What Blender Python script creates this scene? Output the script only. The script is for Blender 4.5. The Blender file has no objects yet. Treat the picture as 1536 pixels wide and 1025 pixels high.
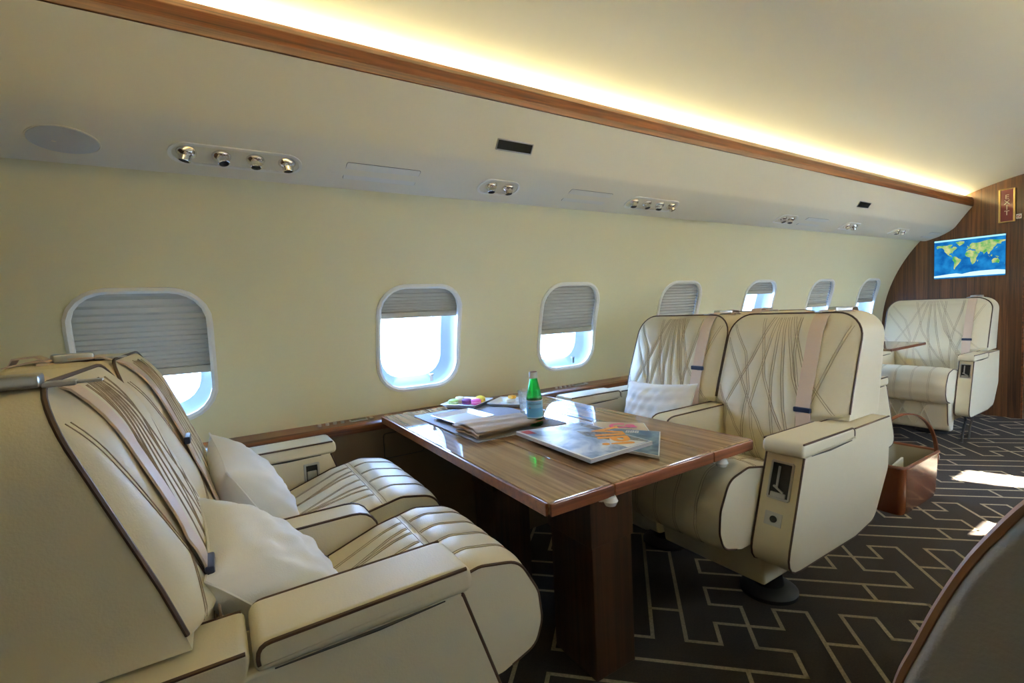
import bpy, bmesh, math, random
from mathutils import Matrix, Vector
random.seed(7)
SC = bpy.context.scene
COL = SC.collection
PI = math.pi
CAMZ = 1.043

# ------------------------------------------------------------------ materials
def newmat(name):
    m = bpy.data.materials.new(name); m.use_nodes = True
    nt = m.node_tree; nt.nodes.clear()
    out = nt.nodes.new('ShaderNodeOutputMaterial')
    return m, nt, out

def setin(node, **kw):
    for k, v in kw.items():
        k = k.replace('_', ' ')
        if k in node.inputs:
            node.inputs[k].default_value = v

def P(name, col, rough=.5, bump=0, bscale=200, var=0, vscale=8, **kw):
    m, nt, out = newmat(name)
    b = nt.nodes.new('ShaderNodeBsdfPrincipled')
    c = tuple(col) + (1,)
    b.inputs['Base Color'].default_value = c
    b.inputs['Roughness'].default_value = rough
    for k, v in kw.items():
        k = k.replace('_', ' ')
        b.inputs[k].default_value = v
    tc = nt.nodes.new('ShaderNodeTexCoord')
    if var:
        n = nt.nodes.new('ShaderNodeTexNoise'); n.inputs['Scale'].default_value = vscale
        n.inputs['Detail'].default_value = 4
        nt.links.new(tc.outputs['Object'], n.inputs['Vector'])
        r = nt.nodes.new('ShaderNodeValToRGB')
        r.color_ramp.elements[0].position = .3; r.color_ramp.elements[1].position = .7
        r.color_ramp.elements[0].color = tuple(x * (1 - var) for x in col) + (1,)
        r.color_ramp.elements[1].color = tuple(min(1, x * (1 + var)) for x in col) + (1,)
        nt.links.new(n.outputs['Fac'], r.inputs['Fac'])
        nt.links.new(r.outputs['Color'], b.inputs['Base Color'])
    if bump:
        n = nt.nodes.new('ShaderNodeTexNoise'); n.inputs['Scale'].default_value = bscale
        n.inputs['Detail'].default_value = 3
        nt.links.new(tc.outputs['Object'], n.inputs['Vector'])
        bp = nt.nodes.new('ShaderNodeBump'); bp.inputs['Strength'].default_value = bump
        bp.inputs['Distance'].default_value = .002
        nt.links.new(n.outputs['Fac'], bp.inputs['Height'])
        nt.links.new(bp.outputs['Normal'], b.inputs['Normal'])
    nt.links.new(b.outputs[0], out.inputs[0])
    return m

def emit(name, col, s):
    m, nt, out = newmat(name)
    e = nt.nodes.new('ShaderNodeEmission'); e.inputs[0].default_value = tuple(col) + (1,); e.inputs[1].default_value = s
    nt.links.new(e.outputs[0], out.inputs[0]); return m

def wood(name, dark, light, axis, scale=1., rough=.12, coat=1., fine=60, planks=0, base=.35, ior=1.5):
    """grain runs along AXIS (0,1,2) in object space"""
    m, nt, out = newmat(name)
    L = nt.links.new
    b = nt.nodes.new('ShaderNodeBsdfPrincipled')
    b.inputs['Roughness'].default_value = base; b.inputs['IOR'].default_value = ior
    b.inputs['Coat Weight'].default_value = coat
    b.inputs['Coat Roughness'].default_value = rough
    tc = nt.nodes.new('ShaderNodeTexCoord')
    mp = nt.nodes.new('ShaderNodeMapping')
    s = [fine * scale] * 3; s[axis] = 1.6 * scale
    mp.inputs['Scale'].default_value = s
    L(tc.outputs['Object'], mp.inputs['Vector'])
    n = nt.nodes.new('ShaderNodeTexNoise'); n.inputs['Scale'].default_value = 1; n.inputs['Detail'].default_value = 6
    n.inputs['Roughness'].default_value = .65; n.inputs['Distortion'].default_value = .6
    L(mp.outputs[0], n.inputs['Vector'])
    r = nt.nodes.new('ShaderNodeValToRGB')
    e = r.color_ramp.elements
    e[0].position = .33; e[0].color = tuple(dark) + (1,)
    e[1].position = .62; e[1].color = tuple(light) + (1,)
    k = e.new(.47); k.color = tuple((a * .55 + c * .45) for a, c in zip(dark, light)) + (1,)
    L(n.outputs['Fac'], r.inputs['Fac'])
    col = r.outputs['Color']
    if planks:
        sx = nt.nodes.new('ShaderNodeSeparateXYZ'); L(tc.outputs['Object'], sx.inputs[0])
        mt = nt.nodes.new('ShaderNodeMath'); mt.operation = 'MULTIPLY'; mt.inputs[1].default_value = 1 / planks
        L(sx.outputs[1], mt.inputs[0])
        fr = nt.nodes.new('ShaderNodeMath'); fr.operation = 'FRACT'; L(mt.outputs[0], fr.inputs[0])
        fl = nt.nodes.new('ShaderNodeMath'); fl.operation = 'FLOOR'; L(mt.outputs[0], fl.inputs[0])
        wn = nt.nodes.new('ShaderNodeTexWhiteNoise'); wn.noise_dimensions = '1D'; L(fl.outputs[0], wn.inputs['W'])
        cr = nt.nodes.new('ShaderNodeValToRGB'); cr.color_ramp.interpolation = 'LINEAR'
        cr.color_ramp.elements[0].position = 0; cr.color_ramp.elements[0].color = (.35, .3, .28, 1)
        cr.color_ramp.elements[1].position = .10; cr.color_ramp.elements[1].color = (1, 1, 1, 1)
        L(fr.outputs[0], cr.inputs['Fac'])
        mx = nt.nodes.new('ShaderNodeMix'); mx.data_type = 'RGBA'; mx.blend_type = 'MULTIPLY'; mx.inputs[0].default_value = 1
        L(col, mx.inputs[6]); L(cr.outputs['Color'], mx.inputs[7])
        cr2 = nt.nodes.new('ShaderNodeValToRGB')
        cr2.color_ramp.elements[0].color = (.62, .60, .58, 1); cr2.color_ramp.elements[1].color = (1.1, 1.08, 1.05, 1)
        L(wn.outputs['Value'], cr2.inputs['Fac'])
        mx2 = nt.nodes.new('ShaderNodeMix'); mx2.data_type = 'RGBA'; mx2.blend_type = 'MULTIPLY'; mx2.inputs[0].default_value = 1
        L(mx.outputs[2], mx2.inputs[6]); L(cr2.outputs['Color'], mx2.inputs[7])
        col = mx2.outputs[2]
    L(col, b.inputs['Base Color'])
    L(b.outputs[0], out.inputs[0])
    return m

def pane_mat(name, tint):
    m, nt, out = newmat(name)
    t = nt.nodes.new('ShaderNodeBsdfTransparent'); t.inputs[0].default_value = tint
    g = nt.nodes.new('ShaderNodeBsdfGlossy'); g.inputs['Roughness'].default_value = .02
    fr = nt.nodes.new('ShaderNodeFresnel'); fr.inputs[0].default_value = 1.45
    mx = nt.nodes.new('ShaderNodeMixShader')
    nt.links.new(fr.outputs[0], mx.inputs[0]); nt.links.new(t.outputs[0], mx.inputs[1]); nt.links.new(g.outputs[0], mx.inputs[2])
    nt.links.new(mx.outputs[0], out.inputs[0]); return m

def shade_mat(k=.012, tr=(.55, .5, .42)):
    m, nt, out = newmat('pleated_shade_fabric')
    d = nt.nodes.new('ShaderNodeBsdfDiffuse'); d.inputs[0].default_value = (.50, .47, .38, 1)
    t = nt.nodes.new('ShaderNodeBsdfTranslucent'); t.inputs[0].default_value = tuple(tr) + (1,)
    mx = nt.nodes.new('ShaderNodeMixShader'); mx.inputs[0].default_value = k
    nt.links.new(d.outputs[0], mx.inputs[1]); nt.links.new(t.outputs[0], mx.inputs[2])
    nt.links.new(mx.outputs[0], out.inputs[0]); return m

def glass(name, col, ior=1.45):
    m, nt, out = newmat(name)
    b = nt.nodes.new('ShaderNodeBsdfPrincipled')
    b.inputs['Base Color'].default_value = tuple(col) + (1,); b.inputs['Roughness'].default_value = .02
    b.inputs['IOR'].default_value = ior; b.inputs['Transmission Weight'].default_value = 1
    tr = nt.nodes.new('ShaderNodeBsdfTransparent'); tr.inputs[0].default_value = tuple(.25 + .75 * c for c in col) + (1,)
    lp = nt.nodes.new('ShaderNodeMixShader'); lp.inputs[0].default_value = .45
    nt.links.new(b.outputs[0], lp.inputs[1]); nt.links.new(tr.outputs[0], lp.inputs[2])
    nt.links.new(lp.outputs[0], out.inputs[0]); return m

def art(name, cols, scale=6, rough=.15):
    m, nt, out = newmat(name)
    b = nt.nodes.new('ShaderNodeBsdfPrincipled'); b.inputs['Roughness'].default_value = .4
    b.inputs['Coat Weight'].default_value = .2; b.inputs['Coat Roughness'].default_value = rough
    tc = nt.nodes.new('ShaderNodeTexCoord')
    n = nt.nodes.new('ShaderNodeTexNoise'); n.inputs['Scale'].default_value = scale; n.inputs['Detail'].default_value = 5
    n.inputs['Distortion'].default_value = 1.2
    nt.links.new(tc.outputs['Object'], n.inputs['Vector'])
    r = nt.nodes.new('ShaderNodeValToRGB'); e = r.color_ramp.elements
    e[0].position = .3; e[0].color = tuple(cols[0]) + (1,)
    e[1].position = .7; e[1].color = tuple(cols[-1]) + (1,)
    for i, c in enumerate(cols[1:-1]):
        k = e.new(.3 + .4 * (i + 1) / (len(cols) - 1)); k.color = tuple(c) + (1,)
    nt.links.new(n.outputs['Fac'], r.inputs['Fac']); nt.links.new(r.outputs[0], b.inputs['Base Color'])
    nt.links.new(b.outputs[0], out.inputs[0]); return m

M = {}
M['leather'] = P('cream_leather', (.71, .635, .455), .5, bump=.2, bscale=350)
M['piping'] = P('brown_piping', (.075, .036, .018), .5)
M['stitch'] = P('brown_stitch', (.34, .26, .165), .7)
M['strap'] = P('beige_webbing', (.68, .52, .40), .38, bump=.3, bscale=600)
M['metal'] = P('brushed_metal', (.55, .54, .52), .28, Metallic=1.)
M['darkmetal'] = P('gunmetal', (.12, .115, .11), .3, Metallic=.8)
M['black'] = P('black_plastic', (.012, .012, .014), .35)
M['navy'] = P('navy_plastic', (.02, .03, .07), .35)
M['wall'] = P('cream_wall_covering', (.81, .765, .50), .75, bump=.1, bscale=300)
M['ceil'] = P('cream_headliner', (.74, .70, .56), .8)
M['val'] = P('pale_headliner', (.81, .78, .64), .62)
M['trimwhite'] = P('window_bezel_cream', (.86, .85, .78), .4)
M['reveal'] = P('window_reveal_dimmed', (.30, .33, .36), .5)  # white plastic greyed in its colour to offset the glare of the sky
M['hull'] = P('hull_liner', (.6, .6, .58), .8)
M['grille'] = P('grey_grille', (.62, .65, .64), .7, bump=.5, bscale=900)
M['panel'] = P('pale_grey_panel', (.78, .78, .71), .6)
M['gap'] = P('dark_gap', (.05, .045, .035), .8)
M['woodX'] = wood('gloss_walnut_trim', (.06, .018, .005), (.26, .080, .021), 0, rough=.05, coat=.35)
M['woodY'] = wood('gloss_walnut_table', (.20, .115, .060), (.40, .25, .14), 1, rough=.0, fine=58, coat=0, base=.015, ior=1.65)
M['woodedge'] = wood('red_walnut_edge', (.13, .036, .012), (.26, .08, .027), 0, rough=.05, coat=.5)
M['woodZ'] = wood('walnut_bulkhead', (.055, .021, .007), (.19, .078, .026), 2, rough=.12, coat=.35, planks=.085)
M['ped'] = wood('dark_pedestal_veneer', (.034, .014, .006), (.085, .034, .013), 2, rough=.06)
M['side'] = P('bronze_side_panel', (.20, .125, .062), .55, bump=.2, bscale=300)
M['carpet'] = P('brown_carpet', (.042, .029, .018), .95, bump=.8, bscale=500, var=.25, vscale=180)
M['carpetline'] = P('cream_carpet_line', (.42, .33, .20), .95, bump=.8, bscale=500, var=.2, vscale=150)
M['pillow'] = P('white_linen', (.90, .89, .88), .8, bump=.25, bscale=500)
M['pane'] = pane_mat('tinted_acrylic_pane', (.31, .37, .46, 1)); M['pane_clear'] = pane_mat('clear_acrylic_pane', (.95, .97, 1, 1))
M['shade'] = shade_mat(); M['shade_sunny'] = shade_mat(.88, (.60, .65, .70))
M['led'] = emit('warm_led', (1., .89, .54), 31)
M['base'] = P('black_swivel_base', (.012, .011, .010), .5)
M['china'] = P('white_china', (.82, .82, .80), .15, Coat_Weight=.5)
M['mat'] = P('grey_woven_placemat', (.33, .33, .37), .8, bump=.9, bscale=400, var=.2, vscale=300)
M['napkin'] = P('beige_napkin', (.47, .36, .26), .75, bump=.3, bscale=500)
M['paper'] = P('page_edges', (.62, .62, .66), .6)
M['white'] = P('white_print', (.85, .85, .85), .4)
M['orange'] = P('orange_print', (.90, .36, .02), .4)
M['yellow'] = P('yellow_print', (.80, .58, .04), .4)
M['pink'] = P('pink_print', (.75, .05, .22), .4)
M['redp'] = P('red_print', (.42, .03, .05), .4)
M['tan'] = P('tan_print', (.68, .50, .27), .35, Coat_Weight=.6, Coat_Roughness=.15)
M['art1'] = art('blue_white_cover', [(.07, .13, .32), (.30, .42, .66), (.62, .72, .90), (.86, .90, .96)], 9)
M['art2'] = art('deep_blue_cover', [(.012, .035, .09), (.03, .10, .20), (.16, .28, .38), (.03, .06, .12)], 10)
M['art3'] = art('dark_collage', [(.015, .016, .02), (.10, .08, .05), (.30, .32, .34), (.03, .03, .035)], 26)
M['greenart'] = art('green_brown_collage', [(.02, .03, .02), (.10, .10, .03), (.30, .14, .05), (.06, .10, .05)], 40)
M['bottle'] = glass('green_bottle_glass', (.12, .80, .26))
M['tumbler'] = glass('clear_glass', (.95, .97, .98))
M['label'] = P('pale_blue_label', (.22, .50, .66), .5)
M['labeldk'] = P('dark_label_ink', (.03, .07, .16), .5)
M['basket'] = P('brown_croc_leather', (.17, .048, .015), .25, bump=.9, bscale=45, Coat_Weight=.6, Coat_Roughness=.15)
M['basketrim'] = P('brown_leather_strap', (.20, .062, .02), .35)
M['lining'] = P('olive_lining', (.30, .25, .15), .6)
M['exitred'] = P('exit_sign_red', (.16, .012, .014), .35, Coat_Weight=.5)
M['exittxt'] = P('exit_sign_letters', (.80, .78, .62), .5)
M['brass'] = P('brass_frame', (.62, .45, .18), .3, Metallic=1.)
M['fgseat'] = P('shaded_seat_back', (.33, .31, .27), .55, bump=.3, bscale=250)  # seat leather with its shade put into a darker base colour
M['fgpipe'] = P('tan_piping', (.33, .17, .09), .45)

# ------------------------------------------------------------------ mesh building
class MB:
    def __init__(s): s.v = []; s.f = []; s.m = []
    def add(s, vs, fs, mi=0):
        o = len(s.v); s.v += [tuple(p) for p in vs]
        s.f += [tuple(i + o for i in f) for f in fs]; s.m += [mi] * len(fs)
        return s
    def bm(s, b, mi=0, mat=None):
        b.verts.ensure_lookup_table()
        vs = [(mat @ v.co if mat else v.co.copy()) for v in b.verts]
        for i, v in enumerate(b.verts): v.index = i
        s.add(vs, [[v.index for v in f.verts] for f in b.faces], mi); b.free(); return s
    def box(s, c, size, r=0, mi=0, rot=None, seg=2):
        b = bmesh.new(); bmesh.ops.create_cube(b, size=1)
        for v in b.verts: v.co = Vector((v.co[0] * size[0], v.co[1] * size[1], v.co[2] * size[2]))
        if r: bmesh.ops.bevel(b, geom=list(b.edges), offset=min(r, min(size) * .49), segments=seg, affect='EDGES', profile=.5)
        return s.bm(b, mi, Matrix.Translation(c) @ (rot.to_4x4() if rot else Matrix()))
    def cyl(s, c, r, h, axis=(0, 0, 1), n=24, r2=None, mi=0):
        b = bmesh.new(); bmesh.ops.create_cone(b, cap_ends=True, segments=n, radius1=r, radius2=r if r2 is None else r2, depth=h)
        q = Vector((0, 0, 1)).rotation_difference(Vector(axis).normalized())
        return s.bm(b, mi, Matrix.Translation(c) @ q.to_matrix().to_4x4())
    def lathe(s, prof, c=(0, 0, 0), n=32, mi=0, sx=1, sy=1):
        vs = []; k = len(prof)
        for j in range(n):
            a = 2 * PI * j / n
            vs += [(c[0] + r * math.cos(a) * sx, c[1] + r * math.sin(a) * sy, c[2] + z) for r, z in prof]
        fs = [(j * k + i, ((j + 1) % n) * k + i, ((j + 1) % n) * k + i + 1, j * k + i + 1) for j in range(n) for i in range(k - 1)]
        if prof[0][0] > 1e-6: fs.append([j * k for j in range(n)][::-1])
        if prof[-1][0] > 1e-6: fs.append([j * k + k - 1 for j in range(n)])
        return s.add(vs, fs, mi)
    def tube(s, pts, r, n=6, closed=False, mi=0):
        pts = [Vector(p) for p in pts]; N = len(pts); vs = []
        up = None
        for i in range(N):
            if closed: t = pts[(i + 1) % N] - pts[i - 1]
            else: t = pts[min(i + 1, N - 1)] - pts[max(i - 1, 0)]
            t.normalize()
            if up is None:
                up = Vector((0, 0, 1)) if abs(t.z) < .9 else Vector((0, 1, 0))
            x = up - t * up.dot(t)
            if x.length < 1e-6: x = t.orthogonal()
            x.normalize(); up = x; y = t.cross(x)
            rr = r[i] if isinstance(r, (list, tuple)) else r
            vs += [pts[i] + x * rr * math.cos(2 * PI * k / n) + y * rr * math.sin(2 * PI * k / n) for k in range(n)]
        fs = []
        for i in range(N if closed else N - 1):
            j = (i + 1) % N
            fs += [(i * n + k, i * n + (k + 1) % n, j * n + (k + 1) % n, j * n + k) for k in range(n)]
        if not closed: fs += [tuple(range(n))[::-1], tuple((N - 1) * n + k for k in range(n))]
        return s.add(vs, fs, mi)
    def strap(s, pts, w, t, wd=(0, 1, 0), mi=0):
        """flat band: width W along WD, thickness T"""
        pts = [Vector(p) for p in pts]; N = len(pts); vs = []; wd = Vector(wd).normalized()
        for i in range(N):
            tg = (pts[min(i + 1, N - 1)] - pts[max(i - 1, 0)]).normalized()
            nn = tg.cross(wd).normalized(); ww = nn.cross(tg).normalized()
            for a, b in ((-1, -1), (1, -1), (1, 1), (-1, 1)):
                vs.append(pts[i] + ww * a * w / 2 + nn * b * t / 2)
        fs = [(i * 4 + k, i * 4 + (k + 1) % 4, i * 4 + 4 + (k + 1) % 4, i * 4 + 4 + k) for i in range(N - 1) for k in range(4)]
        fs += [(3, 2, 1, 0), tuple((N - 1) * 4 + k for k in range(4))]
        return s.add(vs, fs, mi)
    def grid(s, fn, nu, nv, mi=0):
        vs = [fn(i / nu, j / nv) for j in range(nv + 1) for i in range(nu + 1)]
        w = nu + 1
        return s.add(vs, [(j * w + i, j * w + i + 1, (j + 1) * w + i + 1, (j + 1) * w + i) for j in range(nv) for i in range(nu)], mi)
    def prism(s, poly, secs, fn, mi=0, caps=True):
        """poly: 2D outline; secs: list of (t, inset); fn(p, q, t) -> xyz"""
        n = len(poly); vs = []
        nr = normals2(poly)
        for t, ins in secs:
            vs += [fn(p[0] - nr[i][0] * ins, p[1] - nr[i][1] * ins, t) for i, p in enumerate(poly)]
        fs = [(k * n + i, k * n + (i + 1) % n, (k + 1) * n + (i + 1) % n, (k + 1) * n + i) for k in range(len(secs) - 1) for i in range(n)]
        if caps: fs += [tuple(range(n))[::-1], tuple((len(secs) - 1) * n + i for i in range(n))]
        return s.add(vs, fs, mi)
    def build(s, name, mats, parent=None, smooth=True, ang=38, fix=True, loc=None):
        me = bpy.data.meshes.new(name)
        off = Vector((0, 0, 0))
        if parent is not None: off = BASE[parent.name]
        elif loc is not None: off = Vector(loc)
        me.from_pydata([tuple(Vector(v) - off) for v in s.v], [], s.f)
        if not isinstance(mats, (list, tuple)): mats = [mats]
        for m in mats: me.materials.append(M[m] if isinstance(m, str) else m)
        if len(mats) > 1: me.polygons.foreach_set('material_index', s.m)
        if fix:
            b = bmesh.new(); b.from_mesh(me); bmesh.ops.recalc_face_normals(b, faces=list(b.faces)); b.to_mesh(me); b.free()
        if smooth:
            me.polygons.foreach_set('use_smooth', [True] * len(me.polygons))
            me.set_sharp_from_angle(angle=math.radians(ang))
        me.update()
        o = bpy.data.objects.new(name, me); COL.objects.link(o)
        if smooth and len(me.polygons) < 2500:
            md = o.modifiers.new('weighted_normal', 'WEIGHTED_NORMAL'); md.keep_sharp = True; md.weight = 60
        if parent is not None:
            o.parent = parent; BASE[o.name] = off
        else:
            o.location = off; BASE[o.name] = off
        return o

BASE = {}
def thing(name, label, cat, loc, group=None):
    o = bpy.data.objects.new(name, None); COL.objects.link(o); o.location = loc
    o.empty_display_size = .05
    BASE[o.name] = Vector(loc)
    return tag(o, label, cat, group)
def tag(o, label, cat, group=None):
    o['label'] = label; o['category'] = cat
    if group: o['group'] = group
    return o
def struct(o): o['kind'] = 'structure'; return o
def base_of(mb):
    xs = [v[0] for v in mb.v]; ys = [v[1] for v in mb.v]; zs = [v[2] for v in mb.v]
    return ((min(xs) + max(xs)) / 2, (min(ys) + max(ys)) / 2, min(zs))

def normals2(poly):
    n = len(poly); A = sum(poly[i][0] * poly[(i + 1) % n][1] - poly[(i + 1) % n][0] * poly[i][1] for i in range(n))
    sg = 1 if A > 0 else -1; out = []
    for i in range(n):
        a, b, c = poly[i - 1], poly[i], poly[(i + 1) % n]
        e1 = Vector((b[0] - a[0], b[1] - a[1])); e2 = Vector((c[0] - b[0], c[1] - b[1]))
        if e1.length < 1e-9: e1 = e2
        if e2.length < 1e-9: e2 = e1
        e1.normalize(); e2.normalize()
        n1 = Vector((e1.y, -e1.x)) * sg; n2 = Vector((e2.y, -e2.x)) * sg
        m = n1 + n2
        if m.length < 1e-6: m = n1
        m.normalize(); out.append(m / max(.5, m.dot(n1)))
    return out

def rpoly(pts, seg=5):
    """pts: (x, y, r) -> outline with rounded corners"""
    out = []; n = len(pts)
    for i in range(n):
        a, b, c = pts[i - 1], pts[i], pts[(i + 1) % n]; r = b[2]
        B = Vector(b[:2]); u = Vector(a[:2]) - B; v = Vector(c[:2]) - B
        if r <= 0: out.append(tuple(B)); continue
        lu, lv = u.length, v.length; u.normalize(); v.normalize()
        ang = math.acos(max(-1, min(1, u.dot(v)))); d = min(r / math.tan(ang / 2), lu * .49, lv * .49)
        p0 = B + u * d; p1 = B + v * d
        for k in range(seg + 1):
            t = k / seg
            out.append(tuple(p0 * (1 - t) ** 2 + B * 2 * t * (1 - t) + p1 * t * t))
    return out
def rrect(w, h, r, seg=8, cx=0, cy=0):
    pts = []
    for sx, sy, a0 in ((1, 1, 0), (-1, 1, 90), (-1, -1, 180), (1, -1, 270)):
        for k in range(seg + 1):
            a = math.radians(a0 + 90 * k / seg)
            pts.append((cx + sx * (w / 2 - r) + r * math.cos(a), cy + sy * (h / 2 - r) + r * math.sin(a)))
    return pts
def bevsecs(t0, t1, b, n=3):
    s = []
    for k in range(n + 1):
        a = PI / 2 * k / n; s.append((t0 + b * (1 - math.sin(a)) if t1 > t0 else t0 - b * (1 - math.sin(a)), b * (1 - math.cos(a)) if 0 else b * (1 - math.cos(PI / 2 - a))))
    # s[0]: t0+b?  build explicitly
    s = []
    sg = 1 if t1 > t0 else -1
    for k in range(n + 1):
        a = PI / 2 * k / n
        s.append((t0 + sg * b * (1 - math.sin(a)) , b * (1 - math.cos(PI / 2 - a)) if 0 else b * (1 - math.sin(PI / 2 - (PI / 2 - a)))))
    f = []
    for k in range(n + 1):
        a = PI / 2 * k / n
        f.append((t0 + sg * b * (1 - math.cos(a)), b * (1 - math.sin(a))))
    for k in range(n, -1, -1):
        a = PI / 2 * k / n
        f.append((t1 - sg * b * (1 - math.cos(a)), b * (1 - math.sin(a))))
    return f
def lerp(a, b, t): return a + (b - a) * t
def interp(xs, ys, x):
    if x <= xs[0]: return ys[0]
    for i in range(len(xs) - 1):
        if x <= xs[i + 1]:
            t = (x - xs[i]) / (xs[i + 1] - xs[i]); return lerp(ys[i], ys[i + 1], t)
    return ys[-1]
def smooth_path(pts, n=8):
    """Catmull-Rom"""
    P_ = [Vector(p) for p in pts]; out = []
    for i in range(len(P_) - 1):
        p0 = P_[max(i - 1, 0)]; p1 = P_[i]; p2 = P_[i + 1]; p3 = P_[min(i + 2, len(P_) - 1)]
        for k in range(n):
            t = k / n
            out.append(.5 * ((2 * p1) + (p2 - p0) * t + (2 * p0 - 5 * p1 + 4 * p2 - p3) * t * t + (3 * p1 - p0 - 3 * p2 + p3) * t ** 3))
    out.append(P_[-1]); return out
def text_mb(mb, body, size, mat, mi=0, ext=.0004, align='CENTER', bold=0):
    cu = bpy.data.curves.new('lettering', 'FONT'); cu.body = body; cu.size = size; cu.extrude = ext
    cu.offset = bold; cu.align_x = align; cu.align_y = 'CENTER'; cu.resolution_u = 3
    o = bpy.data.objects.new('lettering', cu); COL.objects.link(o)
    dg = bpy.context.evaluated_depsgraph_get(); me = bpy.data.meshes.new_from_object(o.evaluated_get(dg))
    mb.add([mat @ v.co for v in me.vertices], [tuple(p.vertices) for p in me.polygons], mi)
    bpy.data.objects.remove(o); bpy.data.curves.remove(cu); bpy.data.meshes.remove(me)

# ------------------------------------------------------------------ shell of the cabin
YC, ZC, RW = .735, .695, 1.219        # inner wall circle
RO = RW + .20
XA, XB, XE = -1.7, 5.32, 6.7
def wp(x, a, r, side=1):              # a: angle above the horizontal
    return (x, YC + side * r * math.cos(a), ZC + r * math.sin(a))
WX = [-.182, .747, 1.55, 2.394, 3.227, 4.07, 4.90]
SHADE = [.885, 1.036, .915, .735, 1.076, .955, .966]
SHADE_R = [.74, .74, .74, .74, .795, .95, .74]
WW, WH, WR = .372, .455, .115         # hole in the inner wall (width, arc height, corner)
A0 = .212                             # angle of window centre

def ring_pts(w, h, r, per=12):
    """rounded rect and its bounding rectangle sampled side by side, starting at a corner diagonal"""
    out = []
    cor = [(1, 1, 0), (-1, 1, 90), (-1, -1, 180), (1, -1, 270)]
    for k in range(4):
        # from middle of corner k to middle of corner k+1
        sx, sy, a0 = cor[k]; tx, ty, b0 = cor[(k + 1) % 4]
        c1 = Vector((sx * (w / 2 - r), sy * (h / 2 - r))); c2 = Vector((tx * (w / 2 - r), ty * (h / 2 - r)))
        L1 = r * PI / 4; L2 = (c2 - c1).length; T = 2 * L1 + L2
        for i in range(per):
            s = T * i / per
            if s < L1: a = math.radians(a0 + 45) + s / r; out.append(c1 + r * Vector((math.cos(a), math.sin(a))))
            elif s < L1 + L2:
                a = math.radians(a0 + 90); out.append(c1 + (c2 - c1) * ((s - L1) / L2) + r * Vector((math.cos(a), math.sin(a))))
            else: a = math.radians(a0 + 90) + (s - L1 - L2) / r; out.append(c2 + r * Vector((math.cos(a), math.sin(a))))
    return out
def rect_pts(w, h, per=12):
    c = [(1, 1), (-1, 1), (-1, -1), (1, -1)]; out = []
    for k in range(4):
        a = Vector((c[k][0] * w / 2, c[k][1] * h / 2)); b = Vector((c[(k + 1) % 4][0] * w / 2, c[(k + 1) % 4][1] * h / 2))
        out += [lerp(a, b, i / per) for i in range(per)]
    return out

def shell(mb, side, r, hole, x0, x1, alow, ahigh, mi=0):
    CW, CH = .56, .60                 # cell round a window
    w, h, rr = hole
    hp = ring_pts(w, h, rr); rp = rect_pts(CW, CH); per = 12
    sc = 1. / RW
    amid = [A0 + (-CH / 2 + CH * i / per) * sc for i in range(per + 1)]
    for X in WX:
        lev = [[lerp(hp[i], rp[i], t) for i in range(48)] for t in (0, .12, .35, .65, 1)]
        vs = [wp(X + p.x, A0 + p.y * sc, r, side) for L in lev for p in L]
        mb.add(vs, [(k * 48 + i, k * 48 + (i + 1) % 48, (k + 1) * 48 + (i + 1) % 48, (k + 1) * 48 + i) for k in range(4) for i in range(48)], mi)
    edges = [x0] + [e for X in WX for e in (X - CW / 2, X + CW / 2)] + [x1]
    for k in range(0, len(edges), 2):
        a, b = edges[k], edges[k + 1]
        mb.grid(lambda u, v: wp(lerp(a, b, u), amid[round(v * per)], r, side), 1, per, mi)
    xs = [x0] + [lerp(X - CW / 2, X + CW / 2, i / per) for X in WX for i in range(per + 1)] + [x1]
    for lo, hi, n in ((alow, amid[0], 8), (amid[-1], ahigh, 14)):
        vs = [wp(x, lerp(lo, hi, j / n), r, side) for j in range(n + 1) for x in xs]; W = len(xs)
        mb.add(vs, [(j * W + i, j * W + i + 1, (j + 1) * W + i + 1, (j + 1) * W + i) for j in range(n) for i in range(W - 1)], mi)

def sidewall(side, name):
    mb = MB()
    shell(mb, side, RW, (WW, WH, WR), XA, XE, -.06, .78, 0)
    shell(mb, side, RO, (WW - .095, WH - .085, WR - .03), XA, XE, -.53, PI / 2, 1)
    o = mb.build(name, ['wall', 'hull'], fix=False, ang=60)
    return struct(o)
sidewall(1, 'wall_left'); sidewall(-1, 'wall_right')

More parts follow.
